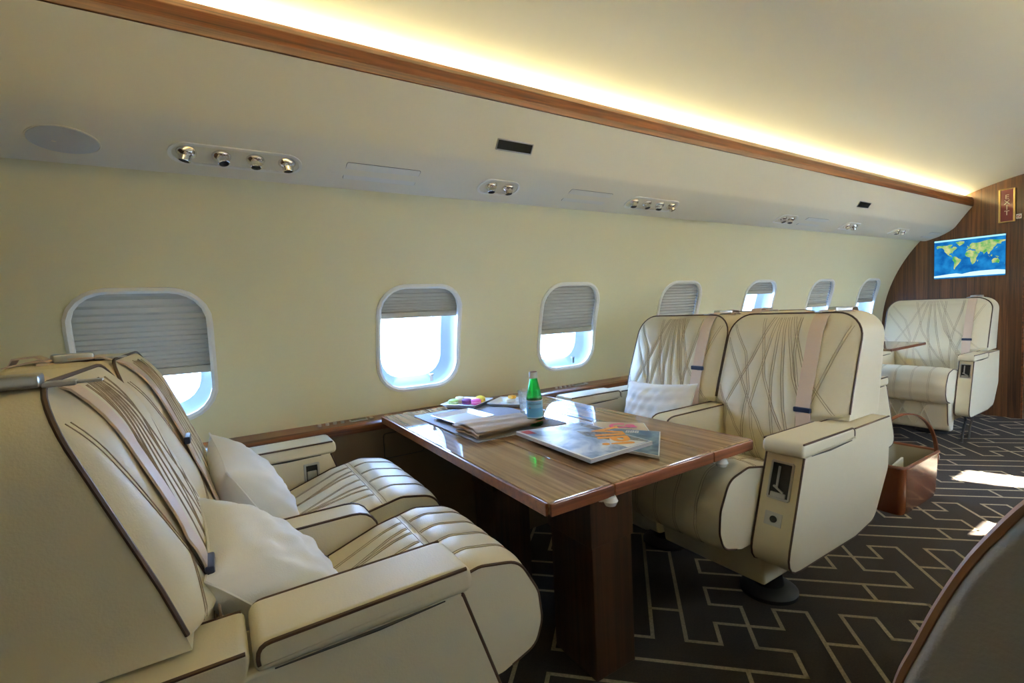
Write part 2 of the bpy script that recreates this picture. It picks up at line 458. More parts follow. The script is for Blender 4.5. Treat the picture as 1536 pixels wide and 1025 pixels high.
def window(i, X, side, zsh, num):
    sc = 1 / RW
    def wmap(p, r): return wp(X + p[0], A0 + p[1] * sc, r, side)
    mb = MB()                          # bezel ring
    o1 = ring_pts(WW + .006, WH + .006, WR + .003); i1 = ring_pts(WW - .032, WH - .032, WR - .016)
    i0 = ring_pts(WW - .012, WH - .012, WR - .006)
    rows = [(o1, RW + .002), (o1, RW - .006), (i0, RW - .010), (i1, RW - .004), (i1, RW + .012), (o1, RW + .012)]
    vs = [wmap(p, r) for L, r in rows for p in L]
    mb.add(vs, [(k * 48 + j, k * 48 + (j + 1) % 48, ((k + 1) % 6) * 48 + (j + 1) % 48, ((k + 1) % 6) * 48 + j) for k in range(6) for j in range(48)])
    root = struct(mb.build('window_%d' % num, 'trimwhite', ang=50))
    mb = MB()
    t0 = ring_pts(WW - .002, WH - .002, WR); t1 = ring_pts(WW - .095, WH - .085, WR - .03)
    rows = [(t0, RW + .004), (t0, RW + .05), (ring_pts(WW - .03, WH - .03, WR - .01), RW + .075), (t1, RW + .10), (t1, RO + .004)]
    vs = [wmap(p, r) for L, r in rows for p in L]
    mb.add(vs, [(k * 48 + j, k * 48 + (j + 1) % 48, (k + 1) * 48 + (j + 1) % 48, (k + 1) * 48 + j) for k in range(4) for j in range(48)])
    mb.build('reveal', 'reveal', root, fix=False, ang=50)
    mb = MB(); L = ring_pts(WW - .093, WH - .083, WR - .03)
    mb.add([wmap(p, RO - .006) for p in L] + [wmap((0, 0), RO - .006)], [(j, (j + 1) % 48, 48) for j in range(48)])
    mb.build('pane', 'pane' if side == 1 else 'pane_clear', root, fix=False)
    # pleated shade
    az = math.asin((zsh - ZC) / (RW + .02)); sb = (az - A0) * RW; st = WH / 2 - .004
    n = max(3, int((st - sb) / (.021 if num == 1 else .0175))); vs = []; fs = []
    fold = .3 if num in (1, 2) else .0
    for k in range(2 * n + 1):
        t = k / (2 * n)
        tt = t ** (1 - fold) if fold else t
        s = lerp(st, sb + .022, tt)
        rr = RW + (.018 if k % 2 else .031)
        hw = WW / 2 - .003
        over = max(0, abs(s) - (WH / 2 - WR)); cut = WR - math.sqrt(max(0, WR * WR - min(over, WR) ** 2)) if over > 0 else 0
        vs += [wmap((-hw + cut, s), rr), wmap((0, s), rr), wmap((hw - cut, s), rr)]
        if k: fs += [(k * 3 - 3, k * 3 - 2, k * 3 + 1, k * 3), (k * 3 - 2, k * 3 - 1, k * 3 + 2, k * 3 + 1)]
    mb = MB().add(vs, fs); sh = mb.build('pleated_shade', 'shade_sunny' if side == -1 and i > 1 else 'shade', root, smooth=False, fix=False)
    mb = MB()
    b0, b1 = sb, sb + .024; hw = WW / 2 - .004
    ov = max(0, abs(sb) - (WH / 2 - WR)); cut = WR - math.sqrt(max(0, WR * WR - min(ov, WR) ** 2)) if ov > 0 else 0
    c = [wmap((sx * (hw - cut), s), r) for r in (RW + .016, RW + .034) for s in (b0, b1) for sx in (-1, 1)]
    mb.add(c, [(0, 1, 3, 2), (4, 6, 7, 5), (0, 4, 5, 1), (2, 3, 7, 6), (0, 2, 6, 4), (1, 5, 7, 3)])
    mb.build('shade_rail', 'shade', sh, smooth=False)
    if side == 1:
        mb = MB(); px = X + .055
        q = Vector(wp(px, A0 + (-WH / 2 + .040) * sc, RW + .014))
        mb.box(q, (.014, .006, .030), .002); mb.box(q + Vector((0.004, .006, .014)), (.022, .008, .008), .002)
        mb.build('latch', 'metal', root)
for i, X in enumerate(WX):
    window(i, X, 1, SHADE[i], i + 1)
for i, X in enumerate(WX):
    window(i, X, -1, SHADE_R[i], i + 8)

# floor with carpet pattern
U = .05006
def carpet():
    mb = MB()
    mb.add([(XA, -.8, 0), (XE, -.8, 0), (XE, 2.25, 0), (XA, 2.25, 0)], [(0, 1, 2, 3)], 0)
    ox, oy = 1.379, .865
    def xy(a, b): return (ox + (a + b) * U / 2 ** .5, oy + (a - b) * U / 2 ** .5)
    segs = []
    orig = [((0, -2), (0, 2)), ((0, -2), (-2, -2)), ((-2, -2), (-2, -4)), ((-2, -4), (12, -4)),
            ((0, 2), (2, 2)), ((2, 2), (2, 4)), ((2, 4), (-12, 4)),
            ((-2, 0), (2, 0)), ((2, 0), (2, -2)), ((2, -2), (4, -2)), ((4, -2), (4, 12)),
            ((-2, 0), (-2, 2)), ((-2, 2), (-4, 2)), ((-4, 2), (-4, -12)),
            ((4, 1), (6, 1)), ((-4, -1), (-6, -1)), ((-1, 4), (-1, 6)), ((1, -4), (1, -6))]
    mir = [((a[0], -a[1]), (b[0], -b[1])) for a, b in orig[:7]] + [((a[0], -a[1]), (b[0], -b[1])) for a, b in orig[7:14]]
    for i in range(-9, 10):
        for j in range(-9, 10):
            for a, b in (orig if (i + j) % 2 == 0 else mir):
                segs.append(((a[0] + 10 * i, a[1] + 10 * j), (b[0] + 10 * i, b[1] + 10 * j)))
    hw = .0063; seen = set()
    for a, b in segs:
        key = (min(a, b), max(a, b))
        if key in seen: continue
        seen.add(key)
        p = Vector(xy(*a)); q = Vector(xy(*b))
        if not (XA < p.x < XE - .05 and -.75 < p.y < 2.2 and XA < q.x < XE - .05 and -.75 < q.y < 2.2):
            if max(p.x, q.x) < XA or min(p.x, q.x) > XE or max(p.y, q.y) < -.75 or min(p.y, q.y) > 2.2: continue
            def cl(v): return Vector((min(max(v.x, XA), XE), min(max(v.y, -.75), 2.2)))
            n0 = 40; ins = [lerp(p, q, t / n0) for t in range(n0 + 1)]
            ins = [v for v in ins if XA < v.x < XE and -.75 < v.y < 2.2]
            if len(ins) < 2: continue
            p, q = ins[0], ins[-1]
        d = (q - p).normalized(); n = Vector((-d.y, d.x)) * hw; p = p - d * hw; q = q + d * hw
        z = .0012
        mb.add([(p.x - n.x, p.y - n.y, z), (q.x - n.x, q.y - n.y, z), (q.x + n.x, q.y + n.y, z), (p.x + n.x, p.y + n.y, z)], [(0, 1, 2, 3)], 1)
    return struct(mb.build('floor', ['carpet', 'carpetline'], smooth=False, fix=False))
carpet()

# ceiling
mb = MB()
def cz(y): return 1.043 + .876 - (y - YC) ** 2 / 3.6
mb.grid(lambda u, v: (lerp(XA, XE, u), lerp(YC - .80, YC + .80, v), cz(lerp(YC - .80, YC + .80, v))), 1, 48)
mb.grid(lambda u, v: (lerp(XA, XE, u), lerp(YC - .80, YC + .80, v), cz(lerp(YC - .80, YC + .80, v)) + .02), 1, 48)
struct(mb.build('ceiling', 'ceil', fix=False, ang=60))

# valance under the ceiling, with wooden trim along its lip
VAL = [(1.668, .438), (1.650, .431), (1.633, .4285), (1.605, .434), (1.575, .4425), (1.543, .452), (1.505, .469), (1.470, .489), (1.449, .504),
       (1.436, .517), (1.426, .532), (1.412, .552), (1.395, .577), (1.376, .604), (1.356, .631), (1.343, .648), (1.335, .6585), (1.329, .666)]
def valance(side, n1, n2):
    def fn(y, z): return YC + side * (y - YC), z + CAMZ
    poly = VAL + [(1.345, .690), (1.375, .690), (1.44, .655), (1.66, .655), (1.70, .48)]
    mb = MB(); k = len(poly)
    vs = [(x,) + fn(*p) for x in (XA, XB + .001) for p in poly]
    mb.add(vs, [(i, (i + 1) % k, k + (i + 1) % k, k + i) for i in range(k)] + [tuple(range(k)), tuple(k + i for i in range(k))[::-1]])
    struct(mb.build('trim_%d' % n1, 'val', ang=35))
    mb = MB()
    poly = rpoly([(1.3262, .664, .003), (1.3225, .684, .01), (1.3225, .716, .012), (1.332, .739, .006), (1.352, .741, .004), (1.352, .664, 0)], 3)
    k = len(poly); vs = [(x,) + fn(*p) for x in (XA, XB) for p in poly]
    mb.add(vs, [(i, (i + 1) % k, k + (i + 1) % k, k + i) for i in range(k)])
    struct(mb.build('trim_%d' % n2, 'woodX', ang=35))
    mb = MB()
    mb.box((0, 0, 0), (1, 1, 1))
    c = fn(1.405, .688)
    mb = MB()
    p0 = fn(1.400, .727); p1 = fn(1.425, .722)
    mb.add([(XA + .05, p0[0], p0[1]), (XB - .02, p0[0], p0[1]), (XB - .02, p1[0], p1[1]), (XA + .05, p1[0], p1[1])] +
           [(XA + .05, p0[0], p0[1] - .006), (XB - .02, p0[0], p0[1] - .006), (XB - .02, p1[0], p1[1] - .006), (XA + .05, p1[0], p1[1] - .006)],
           [(0, 1, 2, 3), (7, 6, 5, 4), (0, 4, 5, 1), (1, 5, 6, 2), (2, 6, 7, 3), (3, 7, 4, 0)])
    return mb.build('cove_light_strip', 'led', smooth=False, loc=base_of(mb))
o = valance(1, 1, 2)
tag(o, 'warm light strip hidden behind the wooden lip above the window wall', 'light strip')
o = valance(-1, 3, 4)
tag(o, 'warm light strip in the cove above the opposite cabin wall', 'light strip')

# ledge under the windows, lower side panel
def ledge(side, num, bname):
    mb = MB()
    def Y(y): return YC + side * (y - YC)
    poly = rpoly([(1.845, .606, .004), (1.842, .634, .008), (1.858, .641, .004), (1.985, .643, 0), (1.985, .60, 0)], 4)
    k = len(poly); vs = [(x, Y(p[0]), p[1]) for x in (XA, XB) for p in poly]
    mb.add(vs, [(i, (i + 1) % k, k + (i + 1) % k, k + i) for i in range(k)])
    struct(mb.build('trim_%d' % num, 'woodX', ang=35))
    mb = MB(); x0, x1 = XA, XE
    mb.add([(x0, Y(1.86), 0), (x1, Y(1.86), 0), (x1, Y(1.86), .607), (x0, Y(1.86), .607), (x0, Y(1.90), 0), (x1, Y(1.90), 0), (x1, Y(1.90), .607), (x0, Y(1.90), .607)],
           [(0, 1, 2, 3), (7, 6, 5, 4)])
    if side == 1:
        struct(mb.build('baseboard_left', 'side', smooth=False))
        # outline of the hinged door in the side panel
        mb = MB(); pl = rrect(.165, .10, .012, 4, .625, .533)
        mb.tube([(p[0], 1.8585, p[1]) for p in pl], .0016, 4, True)
        mb.prism(rrect(.160, .095, .011, 4, .625, .533), [(1.8605, 0), (1.857, .001)], lambda p, q, t: (p, t, q), 1)
        d = mb.build('storage_door', ['gap', 'side'], loc=(.625, 1.86, .48))
        tag(d, 'small flush storage door in the brown side panel below the table', 'panel')
    else:
        mb.box((1.86, -.20, .35), (1.18, .40, .70), .01); struct(mb.build('baseboard_right_light_block', 'side', smooth=False))  # unseen box added along the panel to shade the lower seats across the aisle
ledge(1, 5, 'baseboard_left'); ledge(-1, 6, 'baseboard_right_light_block')

# ends of the cabin
mb = MB()
mb.box((XA - .03, YC, 1.0), (.06, 3.2, 2.4)); struct(mb.build('wall_back', 'woodZ', smooth=False))
mb = MB(); mb.box((XE + .03, YC, 1.0), (.06, 3.2, 2.4)); struct(mb.build('wall_forward', 'ceil', smooth=False))
def bulk(y0, y1, z0, z1, mb):
    mb.box((XB + .02, (y0 + y1) / 2, (z0 + z1) / 2), (.04, y1 - y0, z1 - z0))
mb = MB()
bulk(1.035, 2.10, 0, 2.0, mb); bulk(.40, 1.035, 1.56, 2.0, mb); bulk(-.65, .40, 0, 2.0, mb)
struct(mb.build('wall_front', 'woodZ', smooth=False))
mb = MB()
mb.box((XB + .02, 1.030, .78), (.05, .012, 1.56), .003); mb.box((XB + .02, .405, .78), (.05, .012, 1.56), .003); mb.box((XB + .02, .72, 1.556), (.05, .64, .012), .003)
struct(mb.build('door_1', 'woodX'))

# ------------------------------------------------------------------ seats
def seglist_dist(lines, p):
    best = 9
    for L in lines:
        for a, b in zip(L[:-1], L[1:]):
            ex = b[0] - a[0]; ey = b[1] - a[1]; l2 = ex * ex + ey * ey
            if l2 < 1e-12: continue
            t = ((p[0] - a[0]) * ex + (p[1] - a[1]) * ey) / l2; t = 0 if t < 0 else 1 if t > 1 else t
            dx = p[0] - a[0] - ex * t; dy = p[1] - a[1] - ey * t; d = dx * dx + dy * dy
            if d < best: best = d
    return math.sqrt(best)

BACKLINES = [[(.47, 1), (.30, .62), (-.02, .30)], [(.50, 1), (.38, .60), (.10, .10)], [(.525, 1), (.46, .6), (.32, 0)],
             [(.55, 1), (.54, .6), (.45, 0)], [(.57, 1), (.62, .7), (.67, .42), (.62, 0)], [(.60, 1), (.72, .70), (.88, .40), (.92, .1)],
             [(.24, 1), (.25, .85), (.31, .55), (.32, 0)], [(.06, .92), (.13, .75), (.25, .42), (.26, 0)],
             [(.41, 1), (.40, .75), (.30, .42), (.10, .0)], [(.70, 1), (.65, .82), (.60, .6), (.44, .3), (.22, 0)],
             [(1.0, .86), (.80, .60), (.60, .3), (.46, 0)], [(1.0, .52), (.82, .3), (.64, 0)], [(.96, .95), (.78, .74), (.70, .5), (.76, .0)]]
SEATLINES = [[(1, .17), (.0, .34)], [(1, .36), (.5, .43), (0, .47)], [(1, .5), (0, .36)], [(1, .64), (.5, .6), (0, .53)], [(1, .83), (0, .64)], [(1, .72), (0, .42)], [(1, .28), (0, .60)]]

class Seat:
    def __init__(s, name, label, x0, sgn, cush, back, arms, base, group, dz=0, aisle_low=True, label_parts=None,
                 belt=None, latch=True, ped=None, footrest=False, mat='leather', inner_latch=False, legs=False, xsh=0):
        s.x0, s.s, s.dz = x0, sgn, dz
        ys = [back[0], back[1]] + [a['y'][0] for a in arms] + [a['y'][1] for a in arms]
        yc = (min(ys) + max(ys)) / 2
        s.root = thing(name, label, 'seat', (x0 + sgn * .15, yc, 0), group)
        s.mat = mat
        for a in arms: s.arm(a)
        s.cushion(*cush)
        s.backrest(*back)
        s.seatbase(*base)
        if footrest: s.footrest(*cush[:2])
        if belt: s.belts(belt)
        if legs: s.legframe(base)
    def W(s, lx, y, z): return (s.x0 + s.s * lx, y, z + s.dz)
    # --- armrest
    def arm(s, a):
        y0, y1 = a['y']; zt = a.get('zt', .645); zb = a.get('zb', .315); cap = a.get('cap', True)
        xf = a.get('xf', .345); xfb = a.get('xfb', .445); xr = a.get('xr', -.19)
        R = s.root; W = s.W
        zf = zt - .030 if cap else zt
        if cap:
            pts = [(xr, zt, .015), (.062, zt, .012), (.055, zf, 0), (xf, zf, .010), (xfb, zb, .05), (.06, zb, .06), (xr + .12, zb + .02, .07), (xr + .02, zb + .16, .05)]
        else:
            pts = [(xr, zt, .015), (xf - .01, zt, .06), (xf + .05, zb + .1, .03), (xf + .05, zb, .03), (xr + .1, zb, .06)]
        poly = rpoly(pts)
        mb = MB(); mb.prism(poly, bevsecs(y0, y1, .005), lambda p, q, t: W(p, t, q))
        ar = mb.build('armrest', s.mat, R)
        # piping on both long edges
        if cap:
            i0 = min(range(len(poly)), key=lambda i: (poly[i][0] - xf) ** 2 + (poly[i][1] - zf) ** 2)
            path = poly[i0:i0 + 18]
        else:
            path = poly[:18]
        for yy in (y0 + .002, y1 - .002):
            mb = MB(); mb.tube([W(p[0] , yy, p[1]) for p in path], .0029, 5); mb.build('piping', 'piping', ar)
        if cap:
            for yy in (y0 + .002, y1 - .002):
                mb = MB(); mb.tube([W(xr + .01, yy, zt - .001), W(.055, yy, zt - .001)], .0027, 5); mb.build('piping', 'piping', ar)
        if cap:
            zf -= .004
            pl = rpoly([(.063, zf + .002, .012), (.063, zt + .008, .016), (xf + .018, zt + .010, .022), (xf + .020, zf + .002, .016)], 4)
            mb = MB(); mb.prism(pl, bevsecs(y0 - .003, y1 + .003, .011), lambda p, q, t: W(p, t, q))
            cp = mb.build('armrest_pad', s.mat, R)
            for yy in (y0 - .0022, y1 + .0022):
                mb = MB(); mb.tube([W(.085, yy, zf + .0035), W((.085 + xf) / 2, yy, zf + .0015), W(xf - .03, yy, zf + .0035)], [.001, .0026, .001], 5); mb.build('gap_line', 'gap', cp)
            top = rpoly([(.068, zf + .006, .012), (.068, zt + .0045, .016), (xf + .008, zt + .0065, .0), ], 4)[3:]
            for yy in (y0 - .001, y1 + .001):
                mb = MB(); mb.tube([W(p[0], yy, p[1]) for p in top], .003, 5); mb.build('piping', 'piping', cp)
        if a.get('latch'):
            d = Vector((xfb - xf, 0, zb - zf)); L = d.length; d.normalize()
            def at(t): return Vector((xf + d.x * t, 0, zf + d.z * t))
            wd = Vector((s.s * d.x, 0, d.z)); nrm = Vector((s.s * -d.z, 0, d.x)); 
            rot = Matrix((wd, Vector((0, 1, 0)), nrm)).transposed()
            def pt(t, dy, dn):
                p = at(t); q = Vector(W(p.x, (y0 + y1) / 2 + dy, p.z)); return q + nrm * dn
            sc = a.get('lsc', 1.)
            mb = MB(); w, h = .056 * sc, .098 * sc; t0 = .070 * sc
            for dt, dy, sx, sy in ((-h / 2, 0, .007, w), (h / 2, 0, .007, w), (0, -w / 2, h, .006), (0, w / 2, h, .006)):
                mb.box(pt(t0 + dt, dy, .002), (sx, sy, .007), .0015, 0, rot)
            la = mb.build('seat_control', 'metal', R)
            mb = MB(); mb.box(pt(t0, 0, .0015), (h - .004, w - .004, .004), 0, 0, rot); mb.build('recess', 'black', la)
            mb = MB(); mb.box(pt(t0 - .008, .006, .005), (.06 * sc, .006, .004), .001, 0, rot)
            mb.box(pt(t0 + .024 * sc, 0, .008), (.006, .032 * sc, .006), .002, 0, rot @ Matrix.Rotation(.5, 3, 'Z'))
            mb.box(pt(t0 + .040 * sc, 0, .006), (.014, .04 * sc, .006), .002, 0, rot)
            mb.build('lever', 'metal', la)
            if sc == 1.:
                mb = MB(); mb.box(pt(t0 + .105, .004, .001), (.036, .046, .004), .001, 0, rot); so = mb.build('jack_plate', 'metal', R)
                mb = MB(); mb.cyl(pt(t0 + .105, .002, .004), .009, .004, nrm); mb.build('jack', 'black', so)
        if a.get('inlatch'):
            mb = MB(); yy = y0 - .001
            for dx, dz, sx, sz in ((0, .031, .045, .007), (0, -.031, .045, .007), (-.02, 0, .007, .065), (.02, 0, .007, .065)):
                mb.box(W(.285 + dx, yy, .560 + dz), (sx, .006, sz), .002)
            la = mb.build('recline_latch', 'metal', R)
            mb = MB(); mb.box(W(.285, yy + .002, .56), (.04, .004, .06)); mb.build('recess', 'black', la)
            mb = MB(); mb.box(W(.285, yy - .001, .556), (.028, .006, .028), .002); mb.build('paddle', 'metal', la)
    # --- seat cushion
    def cushion(s, y0, y1, off=0, amp=1.):
        pts = [(-.07, .440, 0), (.04, .462, .06), (.20, .515, .1), (.34, .563, .05), (.43, .580, .05), (.515, .563, .06), (.556, .49, .06), (.562, .43, .05), (.545, .385, .04), (.47, .362, .03), (.2, .360, .02), (-.07, .36, 0)]
        prof = rpoly([(p[0], p[1] + off, p[2]) for p in pts], 6)
        # dense outline by arc length, start back-top
        P_ = [Vector(p) for p in prof]
        nlast = max(i for i, p in enumerate(P_) if p.y > .3612 + off)
        top = P_[:nlast + 1]
        cum = [0]
        for a, b in zip(top[:-1], top[1:]): cum.append(cum[-1] + (b - a).length)
        T = cum[-1]
        NS = 110; smp = []
        for i in range(NS + 1):
            t = T * i / NS
            smp.append(Vector((interp(cum, [p.x for p in top], t), interp(cum, [p.y for p in top], t))))
        nor = []
        for i in range(NS + 1):
            d = (smp[min(i + 1, NS)] - smp[max(i - 1, 0)]).normalized(); nor.append(Vector((-d.y, d.x)))
        iseam = min(range(NS + 1), key=lambda i: abs(smp[i].x - .385) + (0 if smp[i].y > .5 + off else 9))
        w = y1 - y0; NV = 64
        flines = [[(u * (smp[iseam].x + .05) - .05, y0 + v * w) for u, v in L] for L in SEATLINES]
        chan = [.2, .4, .6, .8]
        def pos(fi, v):
            i = min(int(fi), NS - 1); f = fi - i
            p = smp[i].lerp(smp[i + 1], f); n = nor[i].lerp(nor[i + 1], f).normalized()
            e = 1 - abs(2 * v - 1) ** 7
            h = .011 * amp * e
            if fi > iseam:
                d = min(abs(v - c) for c in chan) * w
                h += (.0024 * (1 - math.exp(-(d / .014) ** 2)) - .0024) * amp * e
            else:
                d = seglist_dist(flines, (p.x, y0 + v * w))
                h += (.0014 * (1 - math.exp(-(d / .010) ** 2)) - .0014) * e
            ds = abs(fi - iseam) * T / NS
            h -= .005 * math.exp(-(ds / .008) ** 2) * e
            return p + n * h
        mb = MB()
        vs = []
        for j in range(NV + 1):
            v = j / NV
            for i in range(NS + 1):
                q = pos(i, v); vs.append(s.W(q.x, y0 + v * w, q.y))
        K = NS + 1
        mb.add(vs, [(j * K + i, j * K + i + 1, (j + 1) * K + i + 1, (j + 1) * K + i) for j in range(NV) for i in range(NS)])
        # sides and underside
        b0 = [(-.07, .36 + off)]
        for yy in (y0, y1):
            side = [s.W(p.x, yy, p.y) for p in smp] + [s.W(-.07, yy, .36 + off)]
            mb.add(side, [tuple(range(len(side)))])
        mb.add([s.W(smp[-1].x, y0, smp[-1].y), s.W(smp[-1].x, y1, smp[-1].y), s.W(-.07, y1, .36 + off), s.W(-.07, y0, .36 + off)], [(0, 1, 2, 3)])
        cu = mb.build('seat_cushion', s.mat, s.root, ang=50)
        for yy in (y0 + .001, y1 - .001):
            mb = MB(); mb.tube([s.W(smp[i].x + nor[i].x * .001, yy, smp[i].y + nor[i].y * .001) for i in range(8, NS - 2)], .0029, 5); mb.build('piping', 'piping', cu)
        # stitching
        mb = MB()
        def stitch(fn, n=40):
            pts = []; 
            for k in range(n + 1):
                fi, v = fn(k / n); v = min(max(v, .015), .985)
                q = pos(fi, v); i = min(int(fi), NS); pts.append(Vector(s.W(q.x + nor[i].x * .0006, y0 + v * w, q.y + nor[i].y * .0006)))
            mb.tube(pts, .0007, 4)
        for c in chan:
            for dv in (-.0035 / w, .0035 / w): stitch(lambda t: (lerp(iseam + 1, NS - 6, t), c + dv))
        for di in (-1., 1.): stitch(lambda t: (iseam + di * .7, lerp(.02, .98, t)))
        for L in SEATLINES:
            for dv in (-.0035 / w, .0035 / w):
                def fn(t):
                    u = 1 - t; vv = interp([p[0] for p in L][::-1], [p[1] for p in L][::-1], u)
                    return lerp(6, iseam - 1, u), vv + dv
                stitch(fn)
        mb.build('stitching', 'stitch', cu, fix=False)
        s.cpos = pos; s.cy = (y0, y1); s.NS = NS; s.iseam = iseam
    # --- back
    def backrest(s, y0, y1, ly0, ly1, zt=.985, T=.20, zup=.650):
        W = s.W
        def fl(z): return interp([.42, .50, .58, .66, .74, .82, .90, .985], [-.045, -.005, .010, .0, -.026, -.056, -.086, -.120], z)
        s.fl = fl
        zb = .445; r = .085
        def lims(z):
            if z < zup - .01: a, b = ly0, ly1
            elif z < zup + .02:
                t = (z - zup + .01) / .03; t = t * t * (3 - 2 * t); a, b = lerp(ly0, y0, t), lerp(ly1, y1, t)
            else: a, b = y0, y1
            if z > zt - r:
                d = r - math.sqrt(max(0, r * r - (z - zt + r) ** 2)); a += d; b -= d
            return a, b
        H = zt - zb
        lines = [[(y0 + u * (y1 - y0), zb + v * H) for u, v in L] for L in BACKLINES]
        def F(u, v, extra=0):
            z = zb + v * H; a, b = lims(z); y = lerp(a, b, u)
            e = (1 - abs(2 * u - 1) ** 6) * (1 - max(0, (v - .80) / .20) ** 3)
            h = .030 * e
            d = seglist_dist(lines, (y, z)); h -= .0032 * math.exp(-(d / .010) ** 2) * e
            return Vector(W(fl(z) + h + extra, y, z))
        s.F = F; s.zb = zb; s.H = H; s.zt = zt; s.lims = lims
        mb = MB(); mb.grid(lambda u, v: F(u, v), 84, 96)
        # shell: outline in (y,z) swept backwards
        out = []
        N = 8
        out = [(ly0, zb), (ly0, zup - .004), (y0, zup), ]
        for k in range(N + 1):
            a = PI - PI / 2 * k / N; out.append((y0 + r + r * math.cos(a), zt - r + r * math.sin(a)))
        for k in range(N + 1):
            a = PI / 2 - PI / 2 * k / N; out.append((y1 - r + r * math.cos(a), zt - r + r * math.sin(a)))
        out += [(y1, zup), (ly1, zup - .004), (ly1, zb)]
        # subdivide the sides so they follow the curve of the face
        sub = []
        for i in range(len(out)):
            a, b = out[i], out[(i + 1) % len(out)]; n = max(1, int(math.hypot(b[0] - a[0], b[1] - a[1]) / .04))
            sub += [(lerp(a[0], b[0], k / n), lerp(a[1], b[1], k / n)) for k in range(n)]
        secs = [(0, 0), (.03, 0), (T - .05, 0)] + [(T - .05 + .05 * math.sin(PI / 2 * k / 5), .05 * (1 - math.cos(PI / 2 * k / 5))) for k in range(1, 6)]
        def fn(p, q, t):
            rear = lerp(fl(q), -.055 - (q - .66) * .16, t / T)   # rear face leans less
            return W(rear - t, p, q)
        mb.prism(sub, secs, fn)
        bk = mb.build('backrest', s.mat, s.root, ang=50)
        mb = MB()
        pip = [(y0 + .0, zup + .02)] + [p for p in sub if p[1] > zup + .03] + [(y1, zup + .02)]
        mb.tube([W(fl(p[1]) + .001, p[0], p[1]) for p in pip], .0031, 6)
        mb.build('piping', 'piping', bk)
        mb = MB()
        for L in BACKLINES:
            for d in (-.004, .004):
                pts = []
                n = 36
                # resample polyline in (u,v)
                cum = [0]
                for a, b in zip(L[:-1], L[1:]): cum.append(cum[-1] + math.hypot((b[0] - a[0]) * (y1 - y0), (b[1] - a[1]) * H))
                for k in range(n + 1):
                    t = cum[-1] * k / n
                    uu = interp(cum, [p[0] for p in L], t); vv = interp(cum, [p[1] for p in L], t)
                    z = zb + vv * H; y = y0 + uu * (y1 - y0) + d; a, b = lims(z)
                    u = (y - a) / (b - a)
                    if .015 < u < .985 and .0 < vv < .985: pts.append(F(u, vv, .0006))
                if len(pts) > 3: mb.tube(pts, .0008, 4)
        mb.build('stitching', 'stitch', bk, fix=False)
        s.bk = bk
    def seatbase(s, y0, y1, zb=.215, ped=True, zt=.362):
        mb = MB(); pl = rpoly([(.385, zt, .0), (.36, zb, .012), (-.12, zb, .02), (-.17, zt, 0)])
        mb.prism(pl, bevsecs(y0, y1, .01), lambda p, q, t: s.W(p, t, q) if 1 else 0)
        mb.build('seat_base', s.mat, s.root)
        yc = (y0 + y1) / 2
        mb = MB(); x, _, _ = s.W(.03, 0, 0)
        hz = zb + s.dz
        mb.lathe([(.05, .03), (.045, .06), (.042, hz * .7), (.07, hz - .012), (.075, hz + .002)], (x, yc, 0), 24)
        mb.lathe([(0, 0), (.095, 0), (.095, .012), (.08, .024), (.05, .032), (0, .032)], (x, yc, 0), 32)
        mb.build('swivel_base', 'base', s.root)
    def footrest(s, y0, y1):
        mb = MB(); pl = rpoly([(.43, .405, .02), (.475, .40, .02), (.455, .155, .08), (.40, .145, .03), (.36, .30, .02)])
        mb.prism(pl, bevsecs(y0 + .004, y1 - .004, .02), lambda p, q, t: s.W(p, t, q))
        fr = mb.build('footrest', s.mat, s.root)
        for yy in (y0 + .018, y1 - .018): mb = MB(); mb.tube([s.W(.474, yy, .395), s.W(.468, yy, .30), s.W(.462, yy, .22), s.W(.445, yy, .165)], .0029, 5); mb.build('piping', 'piping', fr)
        mb = MB(); w = y1 - y0
        for a, b in ((.22, .40), (.38, .22), (.48, .66), (.66, .46), (.80, .60), (.6, .8)):
            mb.tube([s.W(.4775 - .012 * t, y0 + lerp(a, b, t) * w, lerp(.392, .19, t)) for t in [k / 8 for k in range(9)]], .004, 6)
        mb.build('stitching', s.mat, fr, fix=False)
    def legframe(s, base):
        mb = MB(); y0 = base[0]
        for lx in (.27, .13):
            mb.tube([s.W(lx, y0 - .02, .26), s.W(lx - .03, y0 - .025, .20), (s.W(lx + .0, 0, 0)[0], y0 - .02, .10), (s.W(lx + .03, 0, 0)[0], y0 - .02, .012)], .007, 8)
        mb.build('support_frame', 'darkmetal', s.root)
    def belts(s, b):
        W = s.W; y = b['y']; sl = b.get('slider', .69); F = s.F
        def face(yv, z, extra):
            a, c = s.lims(z); u = (yv - a) / (c - a); return F(u, (z - s.zb) / s.H, extra)
        ft = s.fl(s.zt)
        pts = [W(ft - .16, y, s.zt - .002), W(ft - .12, y, s.zt + .006), W(ft - .06, y, s.zt + .007), W(ft - .02, y, s.zt + .006)]
        front = [face(y, z, .004 + .002) for z in [s.zt - .012] + [lerp(s.zt - .03, sl, k / 14) for k in range(15)]]
        pts = [Vector(p) for p in pts] + front
        lowy = b.get('low', y)
        for k in range(1, 7):
            z = lerp(sl, .50, k / 6); yy = lerp(y, lowy, k / 6)
            a, c = s.lims(z); yy = min(max(yy, a + .012), c - .012)
            pts.append(face(yy, z, .006))
        mb = MB(); mb.strap(pts, .046, .003)
        sb = mb.build('shoulder_belt', 'strap', s.root, ang=60)
        mb = MB(); p = face(y, sl, .008); mb.box(p, (.012, .054, .016), .003); mb.build('belt_slider', 'navy', sb)
        # buckle lying on top of the back
        mb = MB(); c = Vector(W(ft - .065 + b.get('bdx', 0), y + b.get('bdy', 0), s.zt + .009 + b.get('bdz', 0))); rz = Matrix.Rotation(b.get('rz', .35), 3, 'Z')
        mb.box(c, (.060, .042, .016), .004, 0, rz)
        mb.box(c + rz @ Vector((-.045 * s.s * -1, 0, -.006)), (.030, .030, .006), .002, 0, rz)
